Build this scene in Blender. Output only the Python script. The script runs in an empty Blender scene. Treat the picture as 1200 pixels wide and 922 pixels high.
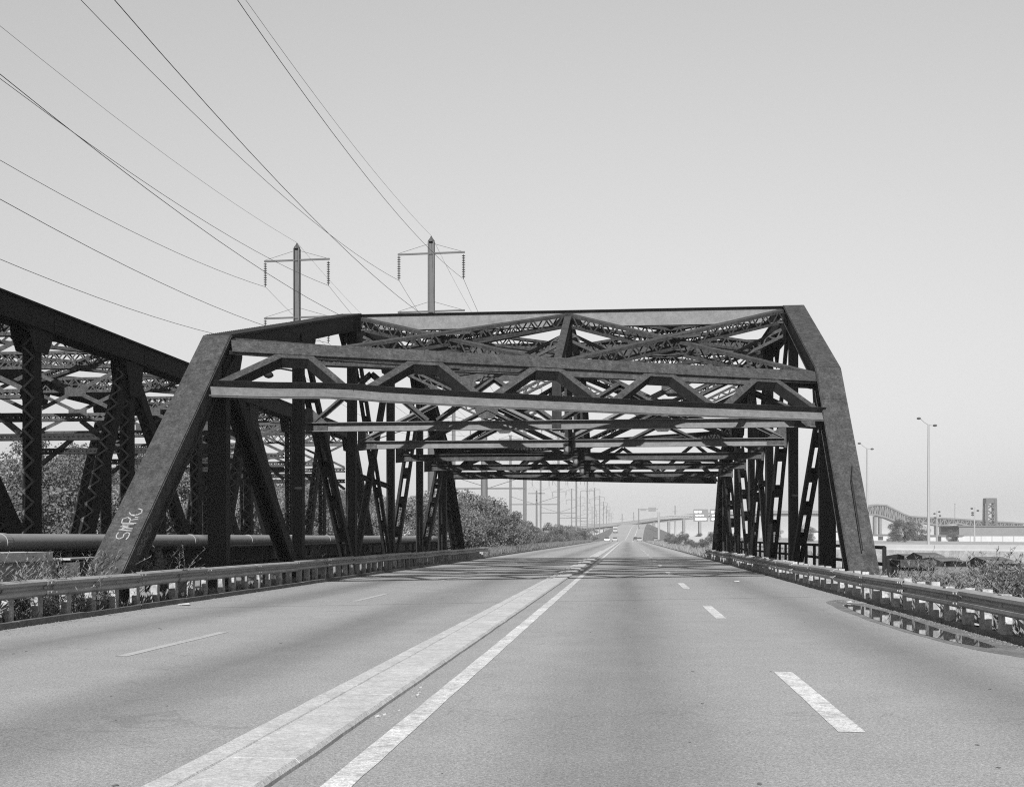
import bpy, math, random
import numpy as np
from mathutils import Vector as V

R = math.radians
scene = bpy.context.scene
col = scene.collection

# ------------------------------------------------------------------ camera
cam_d = bpy.data.cameras.new("camera")
cam = bpy.data.objects.new("camera", cam_d)
col.objects.link(cam)
cam.location = (0, 0, 1.5)
cam.rotation_euler = (R(90), 0, R(5.753))
cam_d.sensor_fit = 'HORIZONTAL'
cam_d.sensor_width = 36
cam_d.lens = 36 * 1340 / 1200
cam_d.shift_y = 168 / 1200
cam_d.clip_start = 0.1
cam_d.clip_end = 9000
scene.camera = cam

# ------------------------------------------------------------------ sky and sun
SUN_EL, SUN_AZ = 27.0, 1.6            # behind the camera, a touch to the left
world = bpy.data.worlds.new("World")
scene.world = world
world.use_nodes = True
wn, wl = world.node_tree.nodes, world.node_tree.links
wn.clear()
w_out = wn.new('ShaderNodeOutputWorld')
w_bg = wn.new('ShaderNodeBackground')
w_sky = wn.new('ShaderNodeTexSky')
w_sky.sky_type = 'NISHITA'
w_sky.sun_disc = False
w_sky.sun_elevation = R(SUN_EL)
w_sky.sun_rotation = R(180 + SUN_AZ)
w_sky.air_density = 3.5
w_sky.dust_density = 0.2
w_sky.ozone_density = 1.0
w_sep = wn.new('ShaderNodeSeparateColor')      # black-and-white film: grey from the sky's blue and red light
w_mix = wn.new('ShaderNodeMath'); w_mix.operation = 'ADD'
w_b = wn.new('ShaderNodeMath'); w_b.operation = 'MULTIPLY'; w_b.inputs[1].default_value = 0.6
w_g = wn.new('ShaderNodeMath'); w_g.operation = 'MULTIPLY'; w_g.inputs[1].default_value = 0.4
wl.new(w_sky.outputs[0], w_sep.inputs[0])
wl.new(w_sep.outputs[2], w_b.inputs[0]); wl.new(w_sep.outputs[0], w_g.inputs[0])
wl.new(w_b.outputs[0], w_mix.inputs[0]); wl.new(w_g.outputs[0], w_mix.inputs[1])
wl.new(w_mix.outputs[0], w_bg.inputs[0])
w_bg.inputs[1].default_value = 0.080
wl.new(w_bg.outputs[0], w_out.inputs[0])

sun_d = bpy.data.lights.new("sun", 'SUN')
sun_d.energy = 5.0
sun_d.angle = R(0.5)
sun_d.color = (1, 1, 1)
sun = bpy.data.objects.new("sun", sun_d)
col.objects.link(sun)
ray = V((math.sin(R(SUN_AZ)) * math.cos(R(SUN_EL)), math.cos(R(SUN_AZ)) * math.cos(R(SUN_EL)), -math.sin(R(SUN_EL))))
sun.rotation_euler = ray.to_track_quat('-Z', 'Y').to_euler()
sun.location = (-20, -60, 60)

scene.view_settings.view_transform = 'Standard'
scene.view_settings.look = 'None'
scene.view_settings.gamma = 1
scene.view_settings.exposure = 0.85
scene.render.engine = 'CYCLES'
scene.cycles.use_denoising = False
scene.cycles.max_bounces = 6
scene.cycles.diffuse_bounces = 3
scene.cycles.volume_bounces = 1
scene.render.film_transparent = False
scene.cycles.pixel_filter_type = 'BLACKMAN_HARRIS'
scene.cycles.filter_width = 1.15

# ------------------------------------------------------------------ materials (the photograph is black and white)
def mat(name, base, rough=0.75, noise=((6, .15), (40, .1)), bump=None, metallic=0.0, spec=0.3, stretch=None, trans=0.0, lanes=None, wear=None, streak=None):
    m = bpy.data.materials.new(name); m.use_nodes = True
    n, l = m.node_tree.nodes, m.node_tree.links
    b = n['Principled BSDF']
    g = n.new('ShaderNodeNewGeometry')
    pos = g.outputs['Position']
    if stretch:
        vm = n.new('ShaderNodeVectorMath'); vm.operation = 'MULTIPLY'
        vm.inputs[1].default_value = stretch
        l.new(pos, vm.inputs[0]); pos = vm.outputs[0]
    last = None
    def math2(op, a, c):
        x = n.new('ShaderNodeMath'); x.operation = op
        for k, q in enumerate((a, c)):
            if isinstance(q, (int, float)): x.inputs[k].default_value = q
            else: l.new(q, x.inputs[k])
        return x.outputs[0]
    val = None
    for sc, amt in noise:
        t = n.new('ShaderNodeTexNoise'); t.inputs['Scale'].default_value = sc
        t.inputs['Detail'].default_value = 4; t.inputs['Roughness'].default_value = .62
        l.new(pos, t.inputs['Vector'])
        f = math2('MULTIPLY_ADD', t.outputs['Fac'], amt * 3.2); f.node.inputs[2].default_value = 1 - amt * 1.6
        val = f if val is None else math2('MULTIPLY', val, f)
    if streak:         # run-off streaks down the faces
        vm2 = n.new('ShaderNodeVectorMath'); vm2.operation = 'MULTIPLY'; vm2.inputs[1].default_value = (7, 5, .45)
        l.new(g.outputs['Position'], vm2.inputs[0])
        t = n.new('ShaderNodeTexNoise'); t.inputs['Scale'].default_value = 1; t.inputs['Detail'].default_value = 3
        l.new(vm2.outputs[0], t.inputs['Vector'])
        f = math2('MULTIPLY_ADD', t.outputs['Fac'], streak * 3.2); f.node.inputs[2].default_value = 1 - streak * 1.6
        val = math2('MULTIPLY', val, f)
    if lanes:
        sx = n.new('ShaderNodeSeparateXYZ'); l.new(g.outputs['Position'], sx.inputs[0])
        st = n.new('ShaderNodeVectorMath'); st.operation = 'MULTIPLY'; st.inputs[1].default_value = (.9, .05, 1)
        l.new(g.outputs['Position'], st.inputs[0])
        tn = n.new('ShaderNodeTexNoise'); tn.inputs['Scale'].default_value = 1; tn.inputs['Detail'].default_value = 3
        l.new(st.outputs[0], tn.inputs['Vector'])
        for c, wd, amt in lanes:
            a = math2('ABSOLUTE', math2('SUBTRACT', sx.outputs[0], c), 0)
            mr = n.new('ShaderNodeMapRange'); mr.interpolation_type = 'SMOOTHSTEP'
            mr.inputs['From Min'].default_value = 0; mr.inputs['From Max'].default_value = wd
            mr.inputs['To Min'].default_value = 1; mr.inputs['To Max'].default_value = 0
            l.new(a, mr.inputs['Value'])
            d = math2('MULTIPLY', mr.outputs[0], math2('MULTIPLY', tn.outputs['Fac'], amt * 2))
            val = math2('MULTIPLY', val, math2('SUBTRACT', 1, d))
        # fine cracks
        vr = n.new('ShaderNodeTexVoronoi'); vr.feature = 'DISTANCE_TO_EDGE'; vr.inputs['Scale'].default_value = .16
        wob = n.new('ShaderNodeTexNoise'); wob.inputs['Scale'].default_value = 1.3; wob.inputs['Detail'].default_value = 5
        l.new(g.outputs['Position'], wob.inputs['Vector'])
        ad = n.new('ShaderNodeVectorMath'); ad.operation = 'MULTIPLY_ADD'; ad.inputs[1].default_value = (2.2, 2.2, 0)
        l.new(wob.outputs['Color'], ad.inputs[0]); l.new(g.outputs['Position'], ad.inputs[2])
        l.new(ad.outputs[0], vr.inputs['Vector'])
        cr = n.new('ShaderNodeMapRange'); cr.inputs['From Min'].default_value = .0015; cr.inputs['From Max'].default_value = .004
        cr.inputs['To Min'].default_value = .86; cr.inputs['To Max'].default_value = 1
        l.new(vr.outputs['Distance'], cr.inputs['Value'])
        val = math2('MULTIPLY', val, cr.outputs[0])
    out = math2('MULTIPLY', val, base) if val is not None else None
    if wear:           # paint worn through to what lies below: (scale, threshold, under value)
        t = n.new('ShaderNodeTexNoise'); t.inputs['Scale'].default_value = wear[0]; t.inputs['Detail'].default_value = 6
        t.inputs['Roughness'].default_value = .7
        l.new(g.outputs['Position'], t.inputs['Vector'])
        mr = n.new('ShaderNodeMapRange'); mr.inputs['From Min'].default_value = wear[1] - .06; mr.inputs['From Max'].default_value = wear[1] + .06
        l.new(t.outputs['Fac'], mr.inputs['Value'])
        mx = n.new('ShaderNodeMix'); mx.data_type = 'FLOAT'
        l.new(mr.outputs[0], mx.inputs[0]); l.new(out, mx.inputs[2]); mx.inputs[3].default_value = wear[2]
        out = mx.outputs[0]
    if out is not None: l.new(out, b.inputs['Base Color'])
    else: b.inputs['Base Color'].default_value = (base, base, base, 1)
    b.inputs['Roughness'].default_value = rough
    b.inputs['Metallic'].default_value = metallic
    b.inputs['Specular IOR Level'].default_value = spec
    if bump:
        t = n.new('ShaderNodeTexNoise'); t.inputs['Scale'].default_value = bump[0]; t.inputs['Detail'].default_value = 6
        l.new(pos, t.inputs['Vector'])
        bp = n.new('ShaderNodeBump'); bp.inputs['Strength'].default_value = bump[1]; bp.inputs['Distance'].default_value = bump[2]
        l.new(t.outputs['Fac'], bp.inputs['Height']); l.new(bp.outputs[0], b.inputs['Normal'])
    if trans:
        tr = n.new('ShaderNodeBsdfTranslucent'); ms = n.new('ShaderNodeMixShader'); ms.inputs[0].default_value = trans
        if out is not None: l.new(out, tr.inputs[0])
        l.new(b.outputs[0], ms.inputs[1]); l.new(tr.outputs[0], ms.inputs[2])
        l.new(ms.outputs[0], n['Material Output'].inputs['Surface'])
    return m

M = {
 'asphalt': mat('asphalt', .245, .85, ((.12, .1), (1.2, .09), (9, .12), (38, .55), (95, .75)), bump=(90, .5, .01), lanes=((0, 1.25, .32), (3.5, 1.2, .28), (-4.5, 1.2, .32), (-8.2, 1.2, .32))),
 'far_asphalt': mat('far_asphalt', .24, .85, ((.05, .1), (2, .06))),
 'damp': mat('damp_asphalt', .13, .6, ((2, .5), (14, .5), (60, .6)), bump=(80, .3, .006), spec=.4),
 'tar': mat('tar', .1, .6, ((20, .4),)),
 'puddle': mat('puddle_water', .03, .03, (), spec=.9),
 'paint': mat('road_paint', .45, .7, ((1.3, .35), (9, .3), (25, .4), (90, .7)), bump=(90, .4, .008), wear=(6, .6, .27)),
 'paint_old': mat('worn_road_paint', .34, .75, ((25, .14), (90, .2)), bump=(90, .4, .008), wear=(4, .58, .27)),
 'concrete': mat('concrete', .37, .9, ((.8, .15), (5, .2), (25, .3), (90, .45)), bump=(40, .5, .01)),
 'concrete_old': mat('old_concrete', .24, .9, ((1.2, .45), (9, .4), (60, .3)), bump=(25, .6, .02)),
 'concrete_dark': mat('stained_concrete', .10, .9, ((1.5, .5), (10, .45)), bump=(25, .6, .02)),
 'steel': mat('weathered_steel', .013, .7, ((.9, .3), (7, .4), (40, .4)), bump=(60, .12, .004), streak=.35, spec=.15),  # base lowered so the bridge's shaded members go darker
 'steel_black': mat('shade_dark_steel', .009, .75, ((.9, .3), (7, .4), (40, .4)), streak=.3, spec=.12),  # near-black base: shade on the railway truss put into the colour
 'steel_lace': mat('laced_bar_steel', .065, .7, ((2, .3), (12, .3)), spec=.15),  # lighter than the posts: light on the lacing put into the colour
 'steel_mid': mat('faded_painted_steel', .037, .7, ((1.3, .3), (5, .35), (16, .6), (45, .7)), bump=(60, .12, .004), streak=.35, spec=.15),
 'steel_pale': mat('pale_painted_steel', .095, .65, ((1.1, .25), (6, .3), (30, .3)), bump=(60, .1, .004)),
 'rail_steel': mat('galvanised_rail', .24, .6, ((1, .25), (8, .25), (50, .2)), metallic=.0, stretch=(1, .3, 1)),
 'bolt': mat('bolt_steel', .05, .5, ()),
 'post_white': mat('whitewashed_wood', .23, .85, ((3, .5), (20, .6)), bump=(30, .4, .01)),
 'post_grey': mat('grey_wood', .2, .9, ((3, .25), (20, .2)), bump=(30, .4, .01)),
 'pipe': mat('pipe_steel', .2, .5, ((.8, .12), (6, .08))),
 'earth': mat('earth', .09, .95, ((.3, .2), (4, .25), (30, .25)), bump=(12, .7, .05)),
 'ground': mat('ground', .13, .95, ((.02, .2), (.3, .2), (5, .2)), bump=(6, .5, .05)),
 'stone': mat('gravel_stone', .13, .9, ((2, .35), (20, .2))),
 'water': mat('river_water', .03, .06, (), bump=(2.5, .15, .05), spec=.6),
 'leaf': mat('leaf', .105, .6, ((.35, .6), (4, .5)), trans=.25),
 'leaf_dark': mat('dark_leaf', .085, .6, ((.5, .3), (4, .35)), trans=.2),
 'leaf_pale': mat('pale_leaf', .15, .6, ((.5, .6), (5, .5)), trans=.25),
 'weed': mat('dry_weed', .2, .8, ((1.5, .35), (8, .3)), trans=.25),
 'grass': mat('grass_blade', .12, .8, ((.8, .3), (6, .3)), trans=.25),
 'bark': mat('bark', .09, .9, ((3, .2), (20, .25)), bump=(15, .5, .02)),
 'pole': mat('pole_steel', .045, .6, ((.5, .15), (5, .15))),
 'pole_far': mat('hazed_pole_steel', .085, .7, ((.3, .1),)),  # paler than the near poles: fading by haze put into the colour
 'lamp_pole': mat('galvanised_pole', .2, .5, ((.4, .08),)),
 'insulator': mat('brown_porcelain', .04, .3, (), spec=.5),
 'wire': mat('wire', .035, .6, ()),
 'graffiti': mat('spray_paint', .2, .8, ((9, .5), (40, .4))),
 'graffiti_grey': mat('faded_spray_paint', .12, .8, ((30, .2),)),
 'car_light': mat('car_paint_light', .2, .5, (), spec=.3),
 'car_grey': mat('car_paint_grey', .22, .3, (), spec=.5),
 'car_dark': mat('car_paint_dark', .05, .3, (), spec=.5),
 'glass': mat('dark_glass', .03, .45, (), spec=.3),
 'tyre': mat('tyre', .02, .9, ()),
 'sign': mat('sign_green', .11, .6, ((1, .06),)),
 'sign_white': mat('sign_white', .8, .6, ()),
 'wall_white': mat('white_cladding', .3, .8, ((.2, .12), (2, .08))),
 'wall_grey': mat('grey_cladding', .12, .8, ((.2, .15), (2, .08))),
}

# ------------------------------------------------------------------ mesh helpers
def frame(p0, p1, side=(1, 0, 0)):
    a = (V(p1) - V(p0)); L = a.length; a.normalize()
    s = V(side); s = s - a * s.dot(a)
    if s.length < 1e-4: s = V((0, 1, 0)) - a * a.y
    s.normalize()
    return a, s, a.cross(s), L

class MB:
    def __init__(self): self.v = []; self.f = []
    def add(self, vs, fs):
        o = len(self.v); self.v += [tuple(x) for x in vs]; self.f += [tuple(i + o for i in f) for f in fs]; return self
    def box(self, x0, x1, y0, y1, z0, z1):
        return self.add([(x0,y0,z0),(x1,y0,z0),(x1,y1,z0),(x0,y1,z0),(x0,y0,z1),(x1,y0,z1),(x1,y1,z1),(x0,y1,z1)],
                        [(0,3,2,1),(4,5,6,7),(0,1,5,4),(1,2,6,5),(2,3,7,6),(3,0,4,7)])
    def beam(self, p0, p1, w, d, side=(1,0,0), os=0.0, on=0.0):
        a, s, n, L = frame(p0, p1, side)
        vs = []
        for p in (V(p0), V(p1)):
            c = p + s * os + n * on
            vs += [c - s*w/2 - n*d/2, c + s*w/2 - n*d/2, c + s*w/2 + n*d/2, c - s*w/2 + n*d/2]
        return self.add(vs, [(0,3,2,1),(4,5,6,7),(0,1,5,4),(1,2,6,5),(2,3,7,6),(3,0,4,7)])
    def ibeam(self, p0, p1, w, d, side=(1,0,0), tf=.03, tw=.03):
        self.beam(p0, p1, w, tf, side, 0, d/2 - tf/2); self.beam(p0, p1, w, tf, side, 0, -d/2 + tf/2)
        return self.beam(p0, p1, tw, d - 2*tf - .002, side)
    def tube(self, pts, r, k=6, cap=True):
        pts = [V(p) for p in pts]; rs = r if isinstance(r, (list, tuple)) else [r]*len(pts)
        vs, fs = [], []
        for i, p in enumerate(pts):
            t = (pts[min(i+1, len(pts)-1)] - pts[max(i-1, 0)]).normalized()
            ref = V((0,0,1)) if abs(t.z) < .9 else V((1,0,0))
            s = t.cross(ref).normalized(); n = s.cross(t)
            for j in range(k):
                q = 2*math.pi*j/k
                vs.append(p + (s*math.cos(q) + n*math.sin(q))*rs[i])
        for i in range(len(pts)-1):
            for j in range(k):
                a, b = i*k + j, i*k + (j+1) % k
                fs.append((a, a+k, b+k, b))
        if cap: fs.append(tuple(range(k))); fs.append(tuple((len(pts)-1)*k + j for j in reversed(range(k))))
        return self.add(vs, fs)
    def poly(self, pts, thick, normal):
        n = V(normal).normalized(); k = len(pts)
        vs = [V(p) + n*thick/2 for p in pts] + [V(p) - n*thick/2 for p in pts]
        fs = [tuple(range(k)), tuple(2*k-1-i for i in range(k))] + [(i, i+k, (i+1) % k + k, (i+1) % k) for i in range(k)]
        return self.add(vs, fs)
    def lathe(self, base, prof, k=10):
        vs, fs = [], []
        b = V(base)
        for r, z in prof:
            for j in range(k):
                q = 2*math.pi*j/k; vs.append(b + V((r*math.cos(q), r*math.sin(q), z)))
        for i in range(len(prof)-1):
            for j in range(k):
                a, c = i*k + j, i*k + (j+1) % k
                fs.append((a, c, c+k, a+k))
        return self.add(vs, fs)
    def lacing(self, p0, p1, w, d, side=(1,0,0), pitch=None, bar=.065, faces=(1,-1), double=False, inset=.0):
        a, s, n, L = frame(p0, p1, side)
        pitch = pitch or w
        k = max(2, int(L/pitch)); st = L/k
        for fc in faces:
            for i in range(k):
                A = V(p0) + a*st*i; B = V(p0) + a*st*(i+1); sg = 1 if i % 2 else -1
                off = n*fc*(d/2 - inset)
                self.beam(A + s*sg*w/2 + off, B - s*sg*w/2 + off, .012, bar, n)
                if double: self.beam(A - s*sg*w/2 + off + n*fc*.013, B + s*sg*w/2 + off + n*fc*.013, .012, bar, n)
        return self
    def channels(self, p0, p1, w, d, side=(1,0,0), t=.03, lip=.08):
        for sg in (-1, 1):
            self.beam(p0, p1, t, d, side, sg*(w/2 - t/2))
            for q in (-1, 1):
                self.beam(p0, p1, lip, t*.6, side, sg*(w/2 - t - lip/2 - .001), q*(d/2 - t*.3))
        return self
    def mesh(self, name):
        me = bpy.data.meshes.new(name); me.from_pydata(self.v, [], self.f); me.update(); return me
    def build(self, name, m, parent=None, smooth=False):
        return obj(name, self.mesh(name), m, parent, smooth)

def obj(name, me, m=None, parent=None, smooth=False):
    o = bpy.data.objects.new(name, me)
    if m is not None and me is not None and not me.materials:
        me.materials.append(M[m] if isinstance(m, str) else m)
    if smooth:
        for p in me.polygons: p.use_smooth = True
    col.objects.link(o)
    if parent is not None: o.parent = parent
    return o
def thing(name, label, cat, loc=(0,0,0), group=None):
    o = bpy.data.objects.new(name, None); o.empty_display_size = .3
    col.objects.link(o); o.location = loc
    return tag(o, label, cat, group)
def tag(o, label, cat, group=None):
    o['label'] = label; o['category'] = cat
    if group: o['group'] = group
    return o
def struct(o): o['kind'] = 'structure'; return o
def stuff(o): o['kind'] = 'stuff'; return o
def setloc(o, parent_world):     # children given in world coordinates under an Empty that is not at the origin
    o.location = -V(parent_world); return o

def ordinal(i): return ('first','second','third','fourth','fifth','sixth','seventh','eighth','ninth','tenth','eleventh','twelfth','thirteenth','fourteenth','fifteenth','sixteenth','seventeenth','eighteenth','nineteenth','twentieth')[i]

# ------------------------------------------------------------------ setting: ground, water, road
XL, XR, Y0, PAN = -10.85, 6.3, 22.2, 7.42
NY = lambda i: Y0 + PAN*i

def ground_h(x, y):
    yc = 52 + .43*(x + 2.3); dd = abs(y - yc)
    ch = max(0., min(1., (30 - dd)/6.))
    ch = ch*ch*(3 - 2*ch)
    if -11.6 < x < 7.2: pass
    far = min(1., max(0., (math.hypot(x, y) - 120)/300.))
    bank = 0
    if x > 9: bank = -min(1.2, (x - 9)*.25)
    return -.06 - .5*far - 4.6*ch + bank*(1 - ch) + (.15*math.sin(x*.9)*math.cos(y*.7) if (x < -13 or x > 9) else 0)
xs = sorted(set([-5000,-2500,-1200,-600,-300,-200,-150,-120,-100,-80,-70] + list(range(-60, 61, 2)) + [70,80,100,120,150,200,300,600,1200,2500,5000]))
ys = sorted(set([-300,-150,-80,-40,-20] + list(range(-10, 121, 2)) + [140,160,200,250,300,400,500,700,1000,1500,2500,5000,8000]))
gb = MB()
vs = [(x, y, ground_h(x, y)) for y in ys for x in xs]
nx = len(xs)
gb.add(vs, [(j*nx+i, j*nx+i+1, (j+1)*nx+i+1, (j+1)*nx+i) for j in range(len(ys)-1) for i in range(nx-1)])
struct(gb.build('ground', 'ground', smooth=True))
wb = MB(); wb.add([(-70,-10,-3.6),(60,20,-3.6),(60,120,-3.6),(-70,90,-3.6)], [(0,1,2,3)])
struct(wb.build('water', 'water'))

RL, RR = -10.0, 5.4
rb = MB()
nseg = [(-25 + i*5) for i in range(0, 72)]
vv = []
for y in nseg: vv += [(RL, y, 0), (RR, y, 0)]
rb.add(vv, [(2*i, 2*i+1, 2*i+3, 2*i+2) for i in range(len(nseg)-1)])
road = struct(rb.build('road', 'asphalt'))
# the far road climbs a long ramp to the overpass
fb = MB(); pts = []
for i in range(0, 31):
    y = 330 + i*15
    z = 9.5*((lambda t: t*t*(3-2*t))(max(0, min(1, (y-440)/290.))))
    cx = 10*((y-330)/450.)**2
    pts.append((cx, y, z))
vv = []
for cx, y, z in pts: vv += [(RL + cx, y, z + .0), (RR + cx, y, z)]
fb.add(vv, [(2*i, 2*i+1, 2*i+3, 2*i+2) for i in range(len(pts)-1)])
struct(fb.build('far_road', 'far_asphalt'))
eb = MB(); vv = []
for cx, y, z in pts: vv += [(RL + cx - 4 - z*2.0, y, -.65), (RL + cx - 1.2, y, z - .08), (RR + cx + 1.2, y, z - .08), (RR + cx + 4 + z*2.0, y, -.65)]
eb.add(vv, [(4*i+k, 4*i+k+1, 4*i+4+k+1, 4*i+4+k) for i in range(len(pts)-1) for k in range(3)])
struct(eb.build('embankment', 'earth'))
# deck under the road and the strips beside it
db = MB(); db.box(XL + .5, XR - .5, 18, 90, -.75, -.02)
struct(db.build('bridge_deck', 'concrete_dark'))
sb = MB(); sb.box(-14.5, RL - .14, -20, 24, -.5, .03); struct(sb.build('verge', 'earth'))
sb = MB(); sb.box(RR + .17, 9.5, -20, 30, -.5, .03); struct(sb.build('verge', 'earth'))
sb = MB(); sb.box(-40, RL - .14, 84, 340, -.8, .02); struct(sb.build('verge', 'earth'))
sb = MB(); sb.box(RR + .17, 12, 84, 340, -.8, .02); struct(sb.build('verge', 'earth'))
sb = MB(); sb.box(XL + .45, RL - .14, 24.01, 83.99, -.3, .03); struct(sb.build('walkway', 'concrete_old'))
sb = MB(); sb.box(RR + .17, XR - .45, 30.01, 83.99, -.3, .03); struct(sb.build('walkway', 'concrete_old'))
# kerbs, laid in stones
def kerb(x0, x1, ya, yb, step, h, m):
    k = struct(bpy.data.objects.new('kerb', None)); col.objects.link(k)
    b = MB(); b.box(x0, x1, 0, step - .025, -.2, h); me = b.mesh('kerb_stone'); me.materials.append(M[m])
    rnd = random.Random(int(x0*10)); y = ya
    while y < yb:
        o = obj('kerb_stone', me, None, k); o.location = (rnd.uniform(-.006, .006), y, rnd.uniform(-.008, .008)); y += step
kerb(RL - .13, RL, 6, 120, 2.4, .10, 'concrete_dark')
kerb(RR, RR + .13, 6, 120, 2.4, .07, 'concrete_dark')

# paint
def stripe(x, w, ya, yb, m, z=.004, name='lane_dash', jag=.0):
    b = MB(); n = max(1, int((yb - ya)/.5)); r = random.Random(int(ya*7 + x*13)); vv = []
    for i in range(n + 1):
        y = ya + (yb - ya)*i/n
        vv += [(x - w/2 + r.uniform(-jag, jag), y, z), (x + w/2 + r.uniform(-jag, jag), y, z)]
    b.add(vv, [(2*i, 2*i+1, 2*i+3, 2*i+2) for i in range(n)])
    return b.build(name, m, road)
stripe(-1.74, .185, 2, 120, 'paint', name='edge_line', jag=.005)
stripe(-1.74, .185, 120, 329, 'paint', name='edge_line')
for k in range(12): stripe(1.72, .20, 9.0 + 12.3*k, 12.95 + 12.3*k, 'paint', jag=.005)
for k in range(12): stripe(-6.33, .15, 13.8 + 12.3*k - 12.3, 17.5 + 12.3*k - 12.3, 'paint_old', jag=.006)
stripe(-9.7, .12, 84, 329, 'paint_old', name='edge_line')
stripe(4.75, .14, 84, 329, 'paint_old', name='edge_line')
for cxx in (-1.7, 1.7):
    b = MB(); vv = []
    for cx, y, z in pts: vv += [(cxx + cx - .12, y, z + .02), (cxx + cx + .12, y, z + .02)]
    b.add(vv, [(2*i, 2*i+1, 2*i+3, 2*i+2) for i in range(len(pts)-1)]); b.build('edge_line', 'paint', road)
# expansion joints of the skewed bridge
for y_l in (23.0, 75.5):
    b = MB(); b.add([(RL + .05, y_l, .004), (RR - .05, y_l + PAN*.88, .004), (RR - .05, y_l + PAN*.88 + .03, .004), (RL + .05, y_l + .03, .004)], [(0,1,2,3)])
    b.build('expansion_joint', 'concrete_dark', road)
# median of concrete slabs with a lower strip along its left side
med = struct(bpy.data.objects.new('median', None)); col.objects.link(med)
def slab_mesh(x0, x1, L, h, bev=.025, seed=0):
    b = MB(); r = random.Random(seed); n = 8; vv = []
    for i in range(n + 1):
        y = L*i/n
        j0, j1 = (r.uniform(-.004, .004), r.uniform(-.006, .006)) if 0 < i < n else (0, 0); e = 0
        hh = h + (r.uniform(-.002, .002) if 0 < i < n else 0)
        vv += [(x0 + j0, y, -.1), (x0 + j0, y, hh - bev), (x0 + j0 + bev*1.3, y, hh), (x1 + j1 - bev*1.6, y, hh), (x1 + j1, y, hh - bev*1.6), (x1 + j1 + .01, y, -.1)]
    fs = [(6*i+k, 6*i+k+1, 6*i+7+k, 6*i+6+k) for i in range(n) for k in range(5)]
    fs += [(0,1,2,3,4,5), tuple(6*n + k for k in (5,4,3,2,1,0))]
    b.add(vv, fs); me = b.mesh('slab'); me.materials.append(M['concrete']); return me
smesh = [slab_mesh(-2.63, -2.13, 3.04, .055, .018, seed=s) for s in range(4)]
gmesh = [slab_mesh(-2.86, -2.66, 3.04, .03, .01, seed=9 + s) for s in range(3)]
rr = random.Random(8)
for k in range(0, 62):
    y = 1.2 + k*3.05
    o = obj('slab', smesh[k % 4], None, med); o.location = (0, y, 0)
    if k < 40:
        o = obj('gutter_slab', gmesh[k % 3], None, med); o.location = (0, y + .8, 0)
b = MB(); b.box(-2.6, -2.15, 190.5, 329, -.1, .055); b.build('slab', 'concrete', med)
# broken edge: chips lying by the median
chips = MB()
for i in range(9):
    x, y = -2.12 + rr.uniform(.0, .16), rr.choice([10.6, 11.0, 10.8, 9.6]) + rr.uniform(-.3, .3); s = rr.uniform(.01, .03)
    chips.beam((x, y, .0), (x + s*1.5, y + s*rr.uniform(-1, 1), s*.5), s, s*.7)
stuff(chips.build('concrete_chips', 'concrete_old')); bpy.data.objects['concrete_chips']['label'] = 'broken concrete chips lying beside the median edge'
bpy.data.objects['concrete_chips']['category'] = 'rubble'

# tar spots and oil drips scattered over the lanes
sp = MB(); rt = random.Random(31)
for i in range(90):
    lane = rt.choice((0, 0, 3.5, -4.5, -8.2)); x = lane + rt.gauss(0, .7); y = 5 + 50*rt.random()**1.6; q = rt.uniform(.005, .018)*(1 + y*.02)
    if x > 5 or x < -9.8 or -3 < x < -1.95: continue
    k = 7; sp.add([(x + q*rt.uniform(.5, 1.2)*math.cos(6.283*j/k), y + q*rt.uniform(.6, 2.2)*math.sin(6.283*j/k), .0035) for j in range(k)], [tuple(range(k))])
stuff(sp.build('tar_spots', 'tar', road))
# puddle by the right kerb with its damp margin
def blob(cx_pts, z, name, m):
    b = MB(); b.add([(x, y, z) for x, y in cx_pts], [tuple(range(len(cx_pts)))]); return b.build(name, m)
def rough(pts, seed, amp):
    r = random.Random(seed); out = []
    for (x0, y0), (x1, y1) in zip(pts, pts[1:] + pts[:1]):
        for k in range(5): out.append((x0 + (x1 - x0)*k/5 + r.uniform(-amp, amp), y0 + (y1 - y0)*k/5 + r.uniform(-amp, amp)*2))
    return out
water_edge = [(4.68, 25.6), (4.47, 21.9), (4.46, 19.5), (4.52, 17.9), (4.66, 16.7), (4.85, 16.0), (5.02, 16.2), (5.06, 17.4), (5.03, 18.6), (5.08, 20.0), (5.16, 22.5), (5.1, 24.9), (4.92, 26.2)]
damp_edge = [(4.55, 27.0), (4.35, 24.2), (4.32, 21.0), (4.36, 18.6), (4.46, 16.9), (4.62, 15.6), (4.9, 14.7), (5.2, 14.9), (5.395, 15.6), (5.395, 27.5), (5.0, 28.0)]
struct(blob(rough(damp_edge, 2, .02), .0025, 'damp_patch', 'damp'))
struct(blob(rough(water_edge, 5, .012), .006, 'puddle', 'puddle'))

# ------------------------------------------------------------------ highway truss bridge
br = thing('truss_bridge', 'dark steel through truss highway bridge spanning the four lane road', 'bridge', (0, 0, 0))
ZB, ZH, ZM, ZT = -.3, 6.58, 8.3, 10.02
def node(sd, i):
    X = XL if sd < 0 else XR
    j = i if sd < 0 else i - 1
    if sd < 0: z = {0:ZB,1:ZH,2:ZM,3:ZT,4:ZT,5:ZT,6:ZH,7:ZB}[i]
    else: z = {1:ZB,2:ZH,3:ZT,4:ZT,5:ZT,6:ZM,7:ZH,8:ZB}[i]
    return V((X, NY(i), z))
def bot(sd, i): return V((XL if sd < 0 else XR, NY(i), ZB))

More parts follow.
